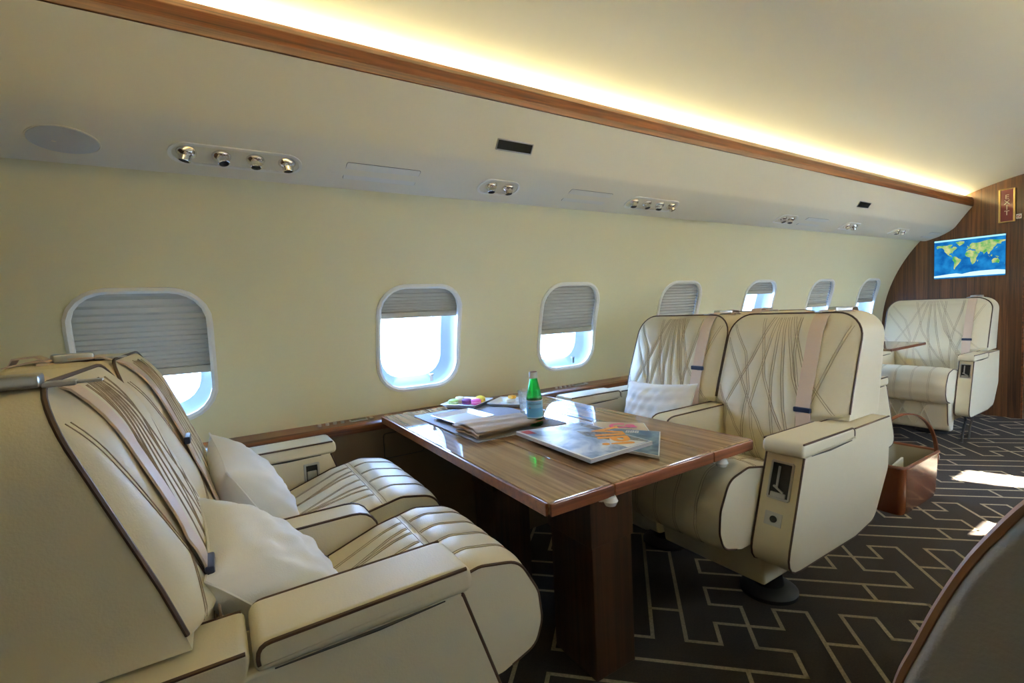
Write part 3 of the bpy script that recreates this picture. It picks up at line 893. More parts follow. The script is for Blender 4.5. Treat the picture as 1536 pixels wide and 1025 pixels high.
        bu = mb.build('buckle', 'metal', sb)
        mb = MB(); mb.box(c + rz @ Vector((.056 * s.s, 0, -.006)), (.055, .020, .003), .001, 0, rz); mb.build('tongue', 'metal', bu)
        mb = MB(); mb.box(c + Vector((-.030 * s.s, 0, -.010)), (.05, .05, .008), .003, 0, rz); mb.strap([c + Vector((-s.s * .02, 0, -.012)), c + Vector((-s.s * .05, .0, .006)), c + Vector((-s.s * .08, .0, .004)), c + Vector((-s.s * .09, 0, -.015)), c + Vector((-s.s * .05, 0, -.019))], .042, .003)
        mb.build('belt_loop', 'strap', sb)
        if b.get('lap'):
            lx, ly = b['lap']
            zz = s.seat_z(lx) + .012
            mb = MB(); c = Vector(W(lx, ly, zz + .004)); rz = Matrix.Rotation(b.get('lrz', .5), 3, 'Z')
            mb.box(c, (.060, .042, .026), .005, 0, rz); mb.box(c + rz @ Vector((.026 * s.s, 0, .001)), (.012, .044, .020), .003, 0, rz)
            lb = mb.build('lap_belt_buckle', 'darkmetal', s.root)
            mb = MB(); mb.strap([c + Vector((-s.s * .02, 0, -.004)), c + Vector((-s.s * .07, 0, -.010)), c + Vector((-s.s * .12, 0, -.012))], .04, .003)
            mb.build('webbing', 'strap', lb)
    def seat_z(s, lx):
        best = min(range(s.NS), key=lambda i: abs(s.cpos(i, .5).x - lx) + (0 if s.cpos(i, .5).y > .44 else 9)); return s.cpos(best, .5).y + s.dz

OUT = dict(y=(.650, .755), cap=True)
# left pair, facing the table
Seat('club_seat', 'cream leather seat nearest the camera at lower left, facing the table, pillow against its back', -.05, 1,
     (.757, 1.090), (.690, 1.150, .765, 1.10), [dict(y=(.650, .755), latch=True), dict(y=(1.095, 1.172), cap=False, zt=.600, zb=.24)], (.757, 1.094), 'cream club seats',
     belt=dict(y=.805, low=.80, slider=.70, lap=(.185, 1.045), rz=.1, bdx=.035, bdy=-.05, bdz=-.004))
Seat('club_seat', 'cream leather window seat at the left, behind the nearest seat, under the first window', -.05, 1,
     (1.176, 1.600), (1.156, 1.635, 1.18, 1.60), [dict(y=(1.605, 1.715), inlatch=True)], (1.178, 1.60), 'cream club seats',
     belt=dict(y=1.255, low=1.235, slider=.80, lap=(.150, 1.500), rz=.3))
# right pair, facing back towards the camera side of the table
Seat('club_seat', 'cream quilted aisle seat right of the table with its broad side panel beside the aisle', 1.65, -1,
     (.757, 1.113), (.690, 1.150, .760, 1.118), [dict(y=(.650, .755), latch=True), dict(y=(1.118, 1.190), cap=False, zt=.642, zb=.24)], (.757, 1.117), 'cream club seats',
     belt=dict(y=.815, low=.80, slider=.672, bdy=-.02, rz=-.5))
Seat('club_seat', 'cream quilted window seat right of the table holding the white pillow', 1.65, -1,
     (1.194, 1.600), (1.156, 1.625, 1.192, 1.60), [dict(y=(1.605, 1.715))], (1.194, 1.60), 'cream club seats',
     belt=dict(y=1.240, low=1.225, slider=.775, rz=-.4))
# seat behind the right pair, mostly hidden
Seat('club_seat', 'cream seat mostly hidden behind the right hand pair, its arm end beside the brown basket', 2.28, 1,
     (1.052, 1.420), (.985, 1.480, 1.055, 1.42), [dict(y=(.945, 1.048), latch=True), dict(y=(1.425, 1.520))], (1.06, 1.41), 'cream club seats',
     belt=dict(y=1.20, slider=.75, rz=.6))
# seat against the bulkhead
Seat('club_seat', 'cream seat with lowered footrest in front of the wooden bulkhead under the map', 4.50, -1,
     (1.100, 1.560, -.015), (1.040, 1.650, 1.105, 1.57, 1.02, .20, .655), [dict(y=(1.020, 1.096), latch=True, lsc=.9, zb=.255), dict(y=(1.564, 1.640), zb=.255)], (1.11, 1.55), 'cream club seats',
     dz=-.045, belt=dict(y=1.145, slider=.73, rz=-.3), footrest=True, legs=True)

# foreground seat back, lower right
def fg():
    R = thing('aisle_seat', 'shade-coloured seat back with tan piping cropped by the lower right corner, closest to the camera', 'seat', (.62, -.12, 0))
    # outline of the rear face (y, z)
    left = [(.185, .30), (.188, .50), (.186, .58), (.181, .64), (.172, .690), (.160, .727), (.145, .772), (.128, .815), (.112, .847), (.092, .881), (.066, .912), (.030, .940), (-.02, .957), (-.08, .963)]
    pts = [(p.x, p.y) for p in smooth_path([(a, b, 0) for a, b in left], 4)]
    poly = pts + [(-.24 - p[0], p[1]) for p in pts[::-1]][1:]
    def fn(p, q, t): return (.50 + t + (q - .7) * .0, p, q)
    mb = MB(); mb.prism(poly, [(0, .012), (.004, .004), (.012, 0), (.10, 0), (.13, .02), (.14, .05)], fn)
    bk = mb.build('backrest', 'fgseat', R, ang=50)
    mb = MB(); mb.tube([fn(p[0], p[1], .008) for p in poly], .0042, 6); mb.build('piping', 'fgpipe', bk)
    mb = MB(); mb.box((.86, -.12, .43), (.52, .46, .17), .05, seg=4); mb.build('seat_cushion', 'leather', R)
    for yy in (-.40, .155):
        mb = MB(); mb.box((.80, yy, .44), (.42, .075, .34), .03, seg=3); mb.build('armrest', 'leather', R)
    mb = MB(); mb.box((.84, -.12, .30), (.36, .36, .12), .02); mb.box((.84, -.12, .13), (.16, .16, .26), .02); mb.box((.84, -.12, .016), (.4, .3, .032), .01); mb.build('swivel_base', 'base', R)
fg()

# ------------------------------------------------------------------ pillows
def pillow(label, c, u, v, w, h, t, seed):
    u = Vector(u).normalized(); v = Vector(v); v = (v - u * v.dot(u)).normalized(); n = u.cross(v)
    rnd = random.Random(seed); ph = [rnd.uniform(0, 6) for _ in range(8)]
    mb = MB(); N = 36
    for sd in (1, -1):
        def fn(a, b):
            x = 2 * a - 1; y = 2 * b - 1
            # outline pinched between the corners
            px = x * (1 - .10 * (1 - x * x * 0) * (1 - y * y) * abs(x)); py = y * (1 - .10 * (1 - x * x) * abs(y))
            k = max(0, (1 - abs(x) ** 2.6)) ** .55 * max(0, (1 - abs(y) ** 2.6)) ** .55
            wr = .0035 * math.sin(9 * x + 5 * y + ph[0]) * math.sin(3 * y - 2 * x + ph[1]) + .0022 * math.sin(17 * y + 4 * x * x + ph[2]) + .0018 * math.sin(23 * x - 9 * y + ph[3])
            return Vector(c) + u * (px * w / 2) + v * (py * h / 2) + n * sd * (k * t / 2 + wr * k)
        mb.grid(fn, N, N)
    pts = []
    for a, b in [(k / 12, 0) for k in range(12)] + [(1, k / 12) for k in range(12)] + [(1 - k / 12, 1) for k in range(12)] + [(0, 1 - k / 12) for k in range(12)]:
        x = 2 * a - 1; y = 2 * b - 1
        px = x * (1 - .10 * (1 - y * y) * abs(x)); py = y * (1 - .10 * (1 - x * x) * abs(y))
        pts.append(Vector(c) + u * (px * w / 2) + v * (py * h / 2))
    mb2 = MB(); mb2.tube(pts, .0022, 5, True)
    o = mb.build('throw_pillow', 'pillow', loc=base_of(mb), fix=True, ang=80); tag(o, label, 'pillow', 'white throw pillows')
    mb2.build('seam', 'pillow', o)
pillow('white linen pillow leaning in the seat nearest the camera, lower left', (.060, .925, .590), (-.05, 1, .10), (.60, 0, -.74), .30, .32, .15, 1)
pillow('white linen pillow standing in the left window seat', (.062, 1.385, .598), (-.10, 1, .12), (.42, -.02, -.80), .30, .32, .14, 2)
pillow('white oblong pillow in the window seat right of the table', (1.535, 1.355, .602), (.0, 1, -.06), (-.35, 0, -.9), .36, .24, .12, 3)

# ------------------------------------------------------------------ main table
TZ = .657
T = thing('dining_table', 'glossy walnut table between the facing seats, set with plates and magazines', 'table', (.89, 1.3, 0))
for (a, b) in ((.542, .714), (.717, 1.061), (1.064, 1.235)):
    mb = MB(); mb.box(((a + b) / 2, 1.302, TZ - .013), (b - a, 1.084, .026), .0035, 0)
    lf = mb.build('table_leaf', 'woodY', T, smooth=False)
    mb = MB()
    yn = .7545; mb.box(((a + b) / 2, yn, TZ - .014), (b - a, .008, .027), .003)
    if a < .6: mb.box((.5385, 1.302, TZ - .014), (.008, 1.084, .027), .003)
    if b > 1.2: mb.box((1.2385, 1.302, TZ - .014), (.008, 1.084, .027), .003)
    mb.build('edge_band', 'woodedge', lf)
for x in (.700, 1.095):
    mb = MB(); mb.box((x, .80, TZ - .034), (.030, .07, .014), .006); mb.lathe([(0, -.012), (.012, -.010), (.017, 0), (.012, .010), (0, .012)], (x + .006, .757, TZ - .036), 16)
    mb.build('leaf_latch', 'china', T)
mb = MB(); mb.box((.905, 1.065, .510), (.160, .20, .250), .004); mb.box((.907, 1.065, .20), (.150, .188, .40), .004)
mb.build('front_pedestal', 'ped', T)
mb = MB(); mb.box((.900, 1.575, .510), (.160, .17, .250), .004); mb.box((.902, 1.575, .20), (.150, .160, .40), .004)
mb.build('rear_pedestal', 'ped', T)
mb = MB(); mb.box((.90, 1.32, TZ - .034), (.30, .8, .016), .003); mb.build('support_frame', 'darkmetal', T)

# small table in front of the bulkhead seat
T2 = thing('side_table', 'small pull out wooden table in front of the seat by the bulkhead', 'table', (3.6, 1.5, 0))
mb = MB(); mb.box((3.62, 1.52, .703), (.52, .66, .015), .004); tp = mb.build('table_top', 'woodY', T2)
mb = MB(); mb.box((3.62, 1.188, .7025), (.52, .008, .016), .003); mb.box((3.882, 1.52, .7025), (.008, .66, .016), .003); mb.build('edge_band', 'woodedge', tp)
mb = MB(); mb.box((3.62, 1.66, .345), (.12, .12, .69), .004); mb.box((3.62, 1.66, .012), (.22, .2, .024), .004); mb.build('pedestal', 'ped', T2)

# ------------------------------------------------------------------ things on the table
def rotz(deg, c): return Matrix.Translation(c) @ Matrix.Rotation(math.radians(deg), 4, 'Z')
def place(mb, Mx): mb.v = [tuple(Mx @ Vector(p)) for p in mb.v]; return mb
# placemat
mb = MB(); mb.prism(rrect(.345, .50, .006, 3), [(0, 0), (.003, 0)], lambda p, q, t: (p, q, t)); place(mb, rotz(1.0, (.807, 1.495, TZ + .0005)))
tag(mb.build('placemat', 'mat', loc=base_of(mb), smooth=False), 'grey woven placemat under the plates and napkin', 'placemat')
MZ = TZ + .0038
def splate(name, label, c, rz, sx, sy, h=.014, rim=.022, cat='plate', group='white square plates'):
    mb = MB()
    rows = [(-.0, .001, .62), ]
    lay = [(sx * .72, sy * .72, 0), (sx * .78, sy * .78, 0), (sx, sy, h), (sx - .004, sy - .004, h + .001), (sx * .76, sy * .76, .004), (sx * .70, sy * .70, .0035)]
    R = [rrect(w, d, .006, 3) for w, d, z in lay]; n = len(R[0])
    vs = [(p[0], p[1], lay[k][2]) for k in range(len(lay)) for p in R[k]]
    fs = [(k * n + i, k * n + (i + 1) % n, (k + 1) * n + (i + 1) % n, (k + 1) * n + i) for k in range(len(lay) - 1) for i in range(n)]
    fs += [tuple(range(n))[::-1], tuple((len(lay) - 1) * n + i for i in range(n))]
    mb.add(vs, fs); place(mb, rotz(rz, c))
    return tag(mb.build(name, 'china', loc=base_of(mb), ang=30), label, cat, group)
splate('square_plate', 'empty white square plate on the placemat beside the folded napkin', (.745, 1.555, MZ), 4, .165, .185)
splate('square_plate', 'white square plate holding five macarons near the window wall', (.878, 1.775, TZ + .0045), 34, .165, .165, .016)
splate('square_plate', 'white plate behind the tumbler with an orange topped bite on it', (1.028, 1.665, TZ + .0005), 36, .15, .17, .016)
# macarons
def macaron(label, c, shell, fill, tilt=0, rz=0, r=.021):
    R = thing('macaron', label, 'macaron', c, 'macarons on the plate')
    rot = Matrix.Translation(c) @ Matrix.Rotation(rz, 4, 'Z') @ Matrix.Rotation(tilt, 4, 'X')
    sm = P('macaron_shell', shell, .6, bump=.2, bscale=400); fm = P('macaron_filling', fill, .6)
    for z0, sg in ((.014, 1), (.010, -1)):
        mb = MB(); pr = [(r * .97, 0), (r, .003), (r * .93, .007), (r * .7, .0098), (r * .35, .0108), (0, .011)]
        mb.lathe([(a, z0 + sg * b * (.95 if sg > 0 else .9)) for a, b in pr], n=20); place(mb, rot); mb.build('shell', sm, R)
    mb = MB(); mb.lathe([(0, .0098), (r * .9, .0098), (r * .94, .012), (r * .9, .0142), (0, .0142)], n=20); place(mb, rot); mb.build('filling', fm, R)
PZ = TZ + .0085
macaron('pale green macaron at the left end of the plate', (.826, 1.800, PZ), (.50, .60, .14), (.62, .68, .40), .0)
macaron('cream beige macaron behind the green one on the plate', (.868, 1.828, PZ), (.74, .58, .32), (.62, .36, .18), .25)
macaron('purple macaron in the middle of the plate', (.872, 1.770, PZ), (.24, .06, .20), (.14, .03, .10))
macaron('bright pink macaron at the front of the plate', (.896, 1.733, PZ), (.75, .12, .36), (.80, .35, .50))
macaron('yellow macaron at the right end of the plate', (.938, 1.775, PZ), (.85, .60, .06), (.72, .44, .05), .3)
# orange topped bite
R_ = thing('canape', 'small bite with an orange topping on the plate behind the tumbler', 'food', (1.030, 1.690, PZ))
mb = MB(); mb.box((1.030, 1.690, PZ + .006), (.045, .035, .014), .004); mb.build('base', P('canape_cream', (.75, .66, .50), .6), R_)
mb = MB(); mb.box((1.040, 1.683, PZ + .019), (.026, .03, .014), .005); mb.build('topping', P('orange_topping', (.85, .40, .02), .35), R_)
# napkin: folded cloth with a rolled fold at its left end
mb = MB()
def npath():
    pts = []
    L0, L1 = -.135, .135
    lays = [.002, .007, .012, .0175, .022]
    for k, z in enumerate(lays):
        xs = [lerp(L1 - .012 * k, L0, i / 14) for i in range(15)]
        row = [(x, z + .0015 * math.sin(x * 22 + k)) for x in xs]
        if k % 2: row = row[::-1]
        if pts:
            a = pts[-1]; b = row[0]; sgn = -1 if k % 2 else 1
            for j in range(1, 5):
                an = PI * j / 5; pts.append((a[0] + sgn * .006 * math.sin(an), lerp(a[1], b[1], (1 - math.cos(an)) / 2)))
        pts += row
    return pts
NP = npath(); n = len(NP); NY = 18
def nfn(i, j):
    x, z = NP[i]; t = j / NY
    sh = .004 * math.sin(7 * t + x * 12) + .012 * (z / .022) * (t - .4) * .4
    y = lerp(-.078, .078, t) * (1 - .10 * math.sin(z * 300)) + .006 * math.sin(x * 14 + z * 200)
    return (x + sh, y, z * (1 + .18 * math.sin(3 * t + 8 * x)) + .0016 * math.sin(15 * t + 20 * x) * (z > .003))
for off in (0, .0016):
    mb.add([(p[0], p[1], p[2] + off) for i in range(n) for p in [nfn(i, j) for j in range(NY + 1)]],
           [(i * (NY + 1) + j, i * (NY + 1) + j + 1, (i + 1) * (NY + 1) + j + 1, (i + 1) * (NY + 1) + j) for i in range(n - 1) for j in range(NY)])
place(mb, rotz(4, (.790, 1.342, MZ + .001)))
tag(mb.build('napkin', 'napkin', loc=base_of(mb), fix=False, ang=70), 'folded beige cloth napkin at the front of the placemat', 'napkin')
# tumbler
G = (.985, 1.480, MZ)
mb = MB(); mb.lathe([(0, 0), (.030, 0), (.032, .003), (.0385, .083), (.0365, .0835), (.0305, .014), (.026, .010), (0, .010)], G, 40)
gl = tag(mb.build('tumbler', 'tumbler', loc=G), 'clear glass tumbler half filled with water, behind the green bottle', 'glass')
mb = MB(); mb.lathe([(0, .0105), (.0255, .0105), (.0302, .0145), (.0325, .036), (0, .036)], G, 40); mb.build('water', glass('water', (.93, .96, .97), 1.33), gl)
# bottle
B = (.884, 1.292, MZ)
mb = MB()
prof = [(0, .002), (.020, 0), (.0255, .004), (.0265, .010), (.0268, .085), (.0262, .093), (.0235, .106), (.0195, .125), (.0155, .143), (.0128, .156), (.0122, .166), (.0122, .172)]
mb.lathe(prof + [(.0102, .172), (.0100, .157), (.0130, .143), (.0168, .125), (.0208, .106), (.0238, .092), (.0243, .085), (.0240, .012), (.020, .007), (0, .007)], B, 40)
bo = tag(mb.build('water_bottle', 'bottle', loc=B), 'small green glass water bottle with a pale blue label on the placemat', 'bottle')
mb = MB(); mb.lathe([(.0128, .158), (.0142, .159), (.0142, .166), (.0136, .168), (.0140, .170), (.0138, .178), (0, .1785)], B, 32)
mb.lathe([(0, .1786), (.0128, .1786), (.0126, .1796), (0, .180)], B, 32, 1)
mb.build('cap', [P('silver_cap', (.62, .60, .58), .4), P('cap_top', (.22, .08, .06), .5)], bo)
mb = MB()
def lab(r, a0, a1, z0, z1, mi, n=28):
    mb.grid(lambda u, v: (B[0] + r * math.cos(lerp(a0, a1, u)), B[1] + r * math.sin(lerp(a0, a1, u)), B[2] + lerp(z0, z1, v)), n, 1, mi)
lab(.02695, 0, 2 * PI, .030, .086, 0, 48); lab(.02705, 0, 2 * PI, .0855, .0875, 1, 48); lab(.02705, 0, 2 * PI, .029, .031, 1, 48)
lab(.02702, 0, 2 * PI, .034, .062, 3, 48)
# lettering wrapped on the label
camdir = math.atan2(-B[1], -B[0])
tmp = MB(); text_mb(tmp, 'S.PELLEGRINO', .0082, Matrix(), 0, .0002)
tmp.v = [(lambda a: (B[0] + (.02715 + p[2]) * math.cos(a), B[1] + (.02715 + p[2]) * math.sin(a), B[2] + .0755 + p[1]))(camdir + p[0] / .02715 ) for p in tmp.v]
mb.add(tmp.v, tmp.f, 2)
a = camdir - .62
mb.add([(B[0] + .0273 * math.cos(a + .0035 / .0273 * math.cos(t) * (1 if k % 2 else .5)), B[1] + .0273 * math.sin(a + .0035 / .0273 * math.cos(t) * (1 if k % 2 else .5)), B[2] + .063 + .0035 * math.sin(t) * (1 if k % 2 else .5)) for k, t in [(k, PI / 2 + k * PI / 5 + PI / 5) for k in range(10)]], [tuple(range(10))], 4)
mb.build('label', ['label', 'white', 'labeldk', P('label_blue_band', (.10, .36, .60), .5), 'redp'], bo, fix=False)
# magazines
def magazine(name, label, corners, z0, th, cover, curl=0, marks=None, lift=0):
    """corners: spine-near, ... four (x, y) in order"""
    A, Bc, C_, D = [Vector((p[0], p[1], 0)) for p in corners]
    R = thing('magazine', label, 'magazine', ((A + C_) / 2).to_tuple()[:2] + (z0,), 'magazines on the table')
    def pt(u, v, h=0):
        p = A.lerp(Bc, u).lerp(D.lerp(C_, u), v); 
        return Vector((p.x, p.y, z0 + h + curl * (max(0, 1 - v / .5)) ** 2 * 0 + lift * (1 - u) * 0))
    mb = MB(); n = 6
    for k in range(n):
        h0 = th * .96 * k / n; h1 = th * .96 * (k + .72) / n; o = .004 * (k % 3) / 3 + .001 * k / n
        q = [pt(o, o, h0), pt(1 - o, o, h0), pt(1 - o, 1 - o, h0), pt(o, 1 - o, h0), pt(o, o, h1), pt(1 - o, o, h1), pt(1 - o, 1 - o, h1), pt(o, 1 - o, h1)]
        mb.add(q, [(3, 2, 1, 0), (4, 5, 6, 7), (0, 1, 5, 4), (1, 2, 6, 5), (2, 3, 7, 6), (3, 0, 4, 7)])
    mb.build('pages', 'paper', R, smooth=False)
    mb = MB(); h = th * .96
    q = [pt(u, v, h + d) for d in (0, .0009) for u, v in ((0, 0), (1, 0), (1, 1), (0, 1))]
    mb.add(q, [(3, 2, 1, 0), (4, 5, 6, 7), (0, 1, 5, 4), (1, 2, 6, 5), (2, 3, 7, 6), (3, 0, 4, 7)], 1)
    q = [pt(u, v, h + .0012) for u, v in ((.012, .015), (.988, .015), (.988, .985), (.012, .985))]
    mb.add(q, [(0, 1, 2, 3)], 0)
    mats = [cover, 'white']
    for kind, mat, *rest in (marks or []):
        if mat not in mats: mats.append(mat)
        mi = mats.index(mat)
        if kind == 'quad':
            mb.add([pt(u, v, h + .0015 + rest[1] * .0002) for u, v in rest[0]], [tuple(range(len(rest[0])))], mi)
        elif kind == 'text':
            body, size, (u, v), ang, lv = rest
            p = pt(u, v, h + .0017 + lv * .0002)
            e = (Bc - A); base = math.atan2(e.y, e.x)
            text_mb(mb, body, size, Matrix.Translation(p) @ Matrix.Rotation(base + math.radians(ang), 4, 'Z'), mi, .00005, bold=size * .03)
    mb.build('cover', mats, R, smooth=False, fix=False)
# u runs along the long edge (window-wall end to aisle end is v)
magazine('m', 'tan magazine with a pink title at the bottom of the pile on the table', [(.905, 1.005), (1.045, 1.195), (1.150, 1.065), (1.02, .90)][::1], TZ + .0005, .005, 'tan',
         marks=[('quad', 'greenart', [(.05, .10), (.48, .10), (.62, .70), (.05, .70)], 0), ('quad', 'art3', [(.66, .30), (.74, .30), (.74, .80), (.66, .80)], 0), ('text', 'pink', 'Ca', .075, (.78, .55), -90, 1)])
magazine('m', 'dark blue magazine with a yellow title in the middle of the pile', [(.865, .800), (.885, 1.090), (1.085, 1.045), (1.060, .775)] if 0 else [(.850, 1.010), (.985, 1.118), (1.088, .945), (.905, .792)], TZ + .0060, .006, 'art2',
         marks=[('text', 'yellow', 'PE', .062, (.62, .36), 180, 1), ('text', 'white', '888', .026, (.84, .60), -90, 1), ('text', 'white', '888', .026, (.88, .60), -90, 1)])
magazine('m', 'blue and white magazine with big orange letters on top of the pile', [(.752, 1.205), (.972, 1.160), (.968, .868), (.742, .858)][::1], TZ + .0128, .009, 'art1',
         marks=[('quad', 'art3', [(.62, .30), (.97, .62), (.97, .97), (.80, .97), (.55, .50)], 0),
                ('quad', 'art3', [(.86, .03), (.97, .03), (.97, .62), (.84, .40)], 0),
                ('quad', 'white', [(.60, .78), (.74, .64), (.92, .98), (.60, .98)], 1),
                ('quad', 'white', [(.0, .0), (.03, 0), (.03, 1), (0, 1)], 1),
                ('quad', 'redp', [(.035, .03), (.16, .03), (.16, .17), (.035, .14)], 2),
                ('text', 'orange', 'VIP!', .115, (.78, .62), -108, 3), ('text', 'white', '888', .030, (.56, .12), -75, 2), ('text', 'white', '888', .030, (.61, .14), -75, 2)])

# ------------------------------------------------------------------ ledge control panels
def ctl(label, x0, wide):
    R = thing('control_panel', label, 'control panel', (x0 + .09, 1.895, .641), 'control panels on the window ledge')
    for k in range(4):
        mb = MB(); mb.cyl((x0 + .028 * k, 1.905, .645), .007, .006, n=12); mb.box((x0 + .028 * k, 1.905, .649), (.013, .010, .003), .001); mb.build('button', 'metal', R)
    mb = MB(); mb.box((x0 + .145, 1.905, .6445), (.068, .030, .005), .002); d = mb.build('display', 'metal', R)
    mb = MB(); mb.box((x0 + .145, 1.905, .6475), (.056, .018, .002), .0005); mb.build('screen', P('display_glass', (.12, .15, .10), .15), d)
    mb = MB(); mb.box((x0 + .195, 1.905, .645), (.016, .022, .006), .002); mb.build('switch', 'metal', R)
ctl('row of silver buttons and a small display on the wooden ledge left of the table', .318, 1)
ctl('row of silver buttons and a display on the wooden ledge past the bottle', 1.440, 1)

# ------------------------------------------------------------------ fittings in the valance
vy = Vector((0, 1.633 - 1.442, .4285 - .511)).normalized(); vx = Vector((1, 0, 0)); vn = vx.cross(vy).normalized()
if vn.z > 0: vn = -vn
VR = Matrix((vx, vy, vn)).transposed()
def vpt(x, s, n=0):                    # s: distance from the upper crease down the slope
    p = interp_val(s); return Vector((x, p[0], p[1] + CAMZ)) + vn * n
_vl = [Vector(p) for p in VAL[2:9]][::-1]; _c = [0]
for a_, b_ in zip(_vl[:-1], _vl[1:]): _c.append(_c[-1] + (b_ - a_).length)
def interp_val(s): return (interp(_c, [p.x for p in _vl], s), interp(_c, [p.y for p in _vl], s))
SM = _c[-1] / 2
def flat(mb, poly, x, s, n0, n1, mi=0, ins=0):
    def fn(p, q, t):
        return vpt(x + p, s + q, t)
    mb.prism(poly, [(n0, 0), (n1, ins)], fn, mi)
# speaker
mb = MB(); pl = [(.066 * math.cos(2 * PI * k / 40), .048 * math.sin(2 * PI * k / 40)) for k in range(40)]
flat(mb, pl, -.262, SM + .002, -.004, .0025, 0, .001); sp = mb.build('speaker_grille', 'grille', loc=base_of(mb))
tag(sp, 'oval grey speaker grille at the far left of the overhead panel', 'speaker')
mb = MB(); mb.tube([vpt(-.262 + p[0] * 1.02, SM + .002 + p[1] * 1.02, .001) for p in pl], .0018, 5, True); mb.build('rim', 'val', sp)
# access panels
for lab_, x0, x1 in (('flush rectangular access panel between the long light row and the dark sign', .385, .620),
                     ('flush rectangular access panel between the pair of lights and the four light row', 1.255, 1.480),
                     ('faint flush access panel left of the far pairs of lights', 3.08, 3.33), ('small pale panel at the far end of the overhead panel by the bulkhead', 5.02, 5.24)):
    mb = MB(); pl = rrect(x1 - x0, .080, .006, 3); flat(mb, pl, (x0 + x1) / 2, SM, -.002, .0016, 0, .0006)
    o = mb.build('access_panel', 'panel', loc=base_of(mb)); tag(o, lab_, 'panel', 'overhead access panels')
    mb = MB(); mb.tube([vpt((x0 + x1) / 2 + p[0], SM + p[1], .0004) for p in pl], .0008, 4, True); mb.build('gap_line', 'gap', o)
# lights
def lightrow(label, x0, x1, n, scale=1.):
    w = x1 - x0; xc = (x0 + x1) / 2; h = min(.086, w * .60)
    mb = MB(); outer = rrect(w, h, h * .498, 8); inner = rrect(w - .016, h - .016, (h - .016) * .498, 8); k = len(outer)
    rows = [(outer, -.001), (outer, .004), (inner, .003), ([(p[0] * .97, p[1] * .92) for p in inner], -.018)]
    vs = [vpt(xc + p[0], SM + p[1], z) for L, z in rows for p in L]
    fs = [(r * k + i, r * k + (i + 1) % k, (r + 1) * k + (i + 1) % k, (r + 1) * k + i) for r in range(3) for i in range(k)] + [tuple(3 * k + i for i in range(k))]
    mb.add(vs, fs); R = mb.build('overhead_light_unit', 'trimwhite', loc=base_of(mb), ang=40)
    tag(R, label, 'reading light', 'overhead reading light units')
    rnd = random.Random(int(x0 * 100) + 7)
    for i in range(n):
        x = x0 + w * (i + .5) / n if n > 2 else x0 + w * (.30 + .42 * i)
        r = min(.0235, h * .29); c = vpt(x, SM - .004, .0)
        ax = (vn + vx * rnd.uniform(-.35, .35) + vy * rnd.uniform(-.1, .5)).normalized()
        if ax.z > 0: ax = -ax
        q = Vector((0, 0, 1)).rotation_difference(ax).to_matrix().to_4x4(); mx = Matrix.Translation(c) @ q
        mb = MB(); mb.lathe([(r, -.016), (r * 1.02, .000), (r * .9, .006), (r * .66, .010), (r * .62, .022), (r * .52, .023), (r * .50, .012), (0, .012)], n=24); place(mb, mx)
        la = mb.build('reading_light', P('chrome', (.75, .73, .70), .12, Metallic=1.) if 'chrome' not in M else M['chrome'], R, ang=30)
        mb = MB(); mb.lathe([(0, .0135), (r * .48, .0135), (r * .44, .015), (0, .0165)], n=20); place(mb, mx); mb.build('lens', 'black', la)
M['chrome'] = P('chrome', (.75, .73, .70), .12, Metallic=1.)
lightrow('long oval unit with four swivelling lights at the upper left', -.062, .262, 4)
lightrow('oval unit with two lights below the dark sign over the middle windows', .850, 1.022, 2)
lightrow('oval unit with four lights over the third window', 1.592, 1.925, 4)
lightrow('small pair of lights nearest of the three far pairs, over the fifth window', 2.795, 2.985, 2)
lightrow('small pair of lights in the middle of the three far pairs', 3.575, 3.79, 2)
lightrow('small pair of lights farthest along, nearest the bulkhead', 4.35, 4.60, 2)
# dark signs on the face of the valance
fy = Vector((0, 1.356 - 1.436, .631 - .517)).normalized(); fn_ = Vector((0, fy.z, -fy.y)) * -1
if fn_.y > 0: fn_ = -fn_
def signpanel(label, x0, x1, scale=1.):
    c = Vector(((x0 + x1) / 2, 1.4055, .563 + CAMZ)); rot = Matrix((vx, fy, fn_)).transposed(); w = x1 - x0; h = .034
    mb = MB()
    for dx, dy, sx, sy in ((0, h / 2, w, .004), (0, -h / 2, w, .004), (-w / 2, 0, .004, h), (w / 2, 0, .004, h)):
        mb.box(c + rot @ Vector((dx, dy, .002)), (sx, sy, .006), .001, 0, rot)
    R = mb.build('cabin_sign', 'metal', loc=base_of(mb)); tag(R, label, 'sign', 'dark overhead cabin signs')
    mb = MB(); mb.box(c + rot @ Vector((0, 0, .0015)), (w - .003, h - .003, .004), 0, 0, rot); mb.build('dark_glass', P('unlit_sign_glass', (.02, .022, .02), .15), R)
signpanel('dark unlit rectangular sign with a metal frame above the second window', .858, 1.000)
signpanel('small dark unlit sign far along the overhead panel', 3.49, 3.64)

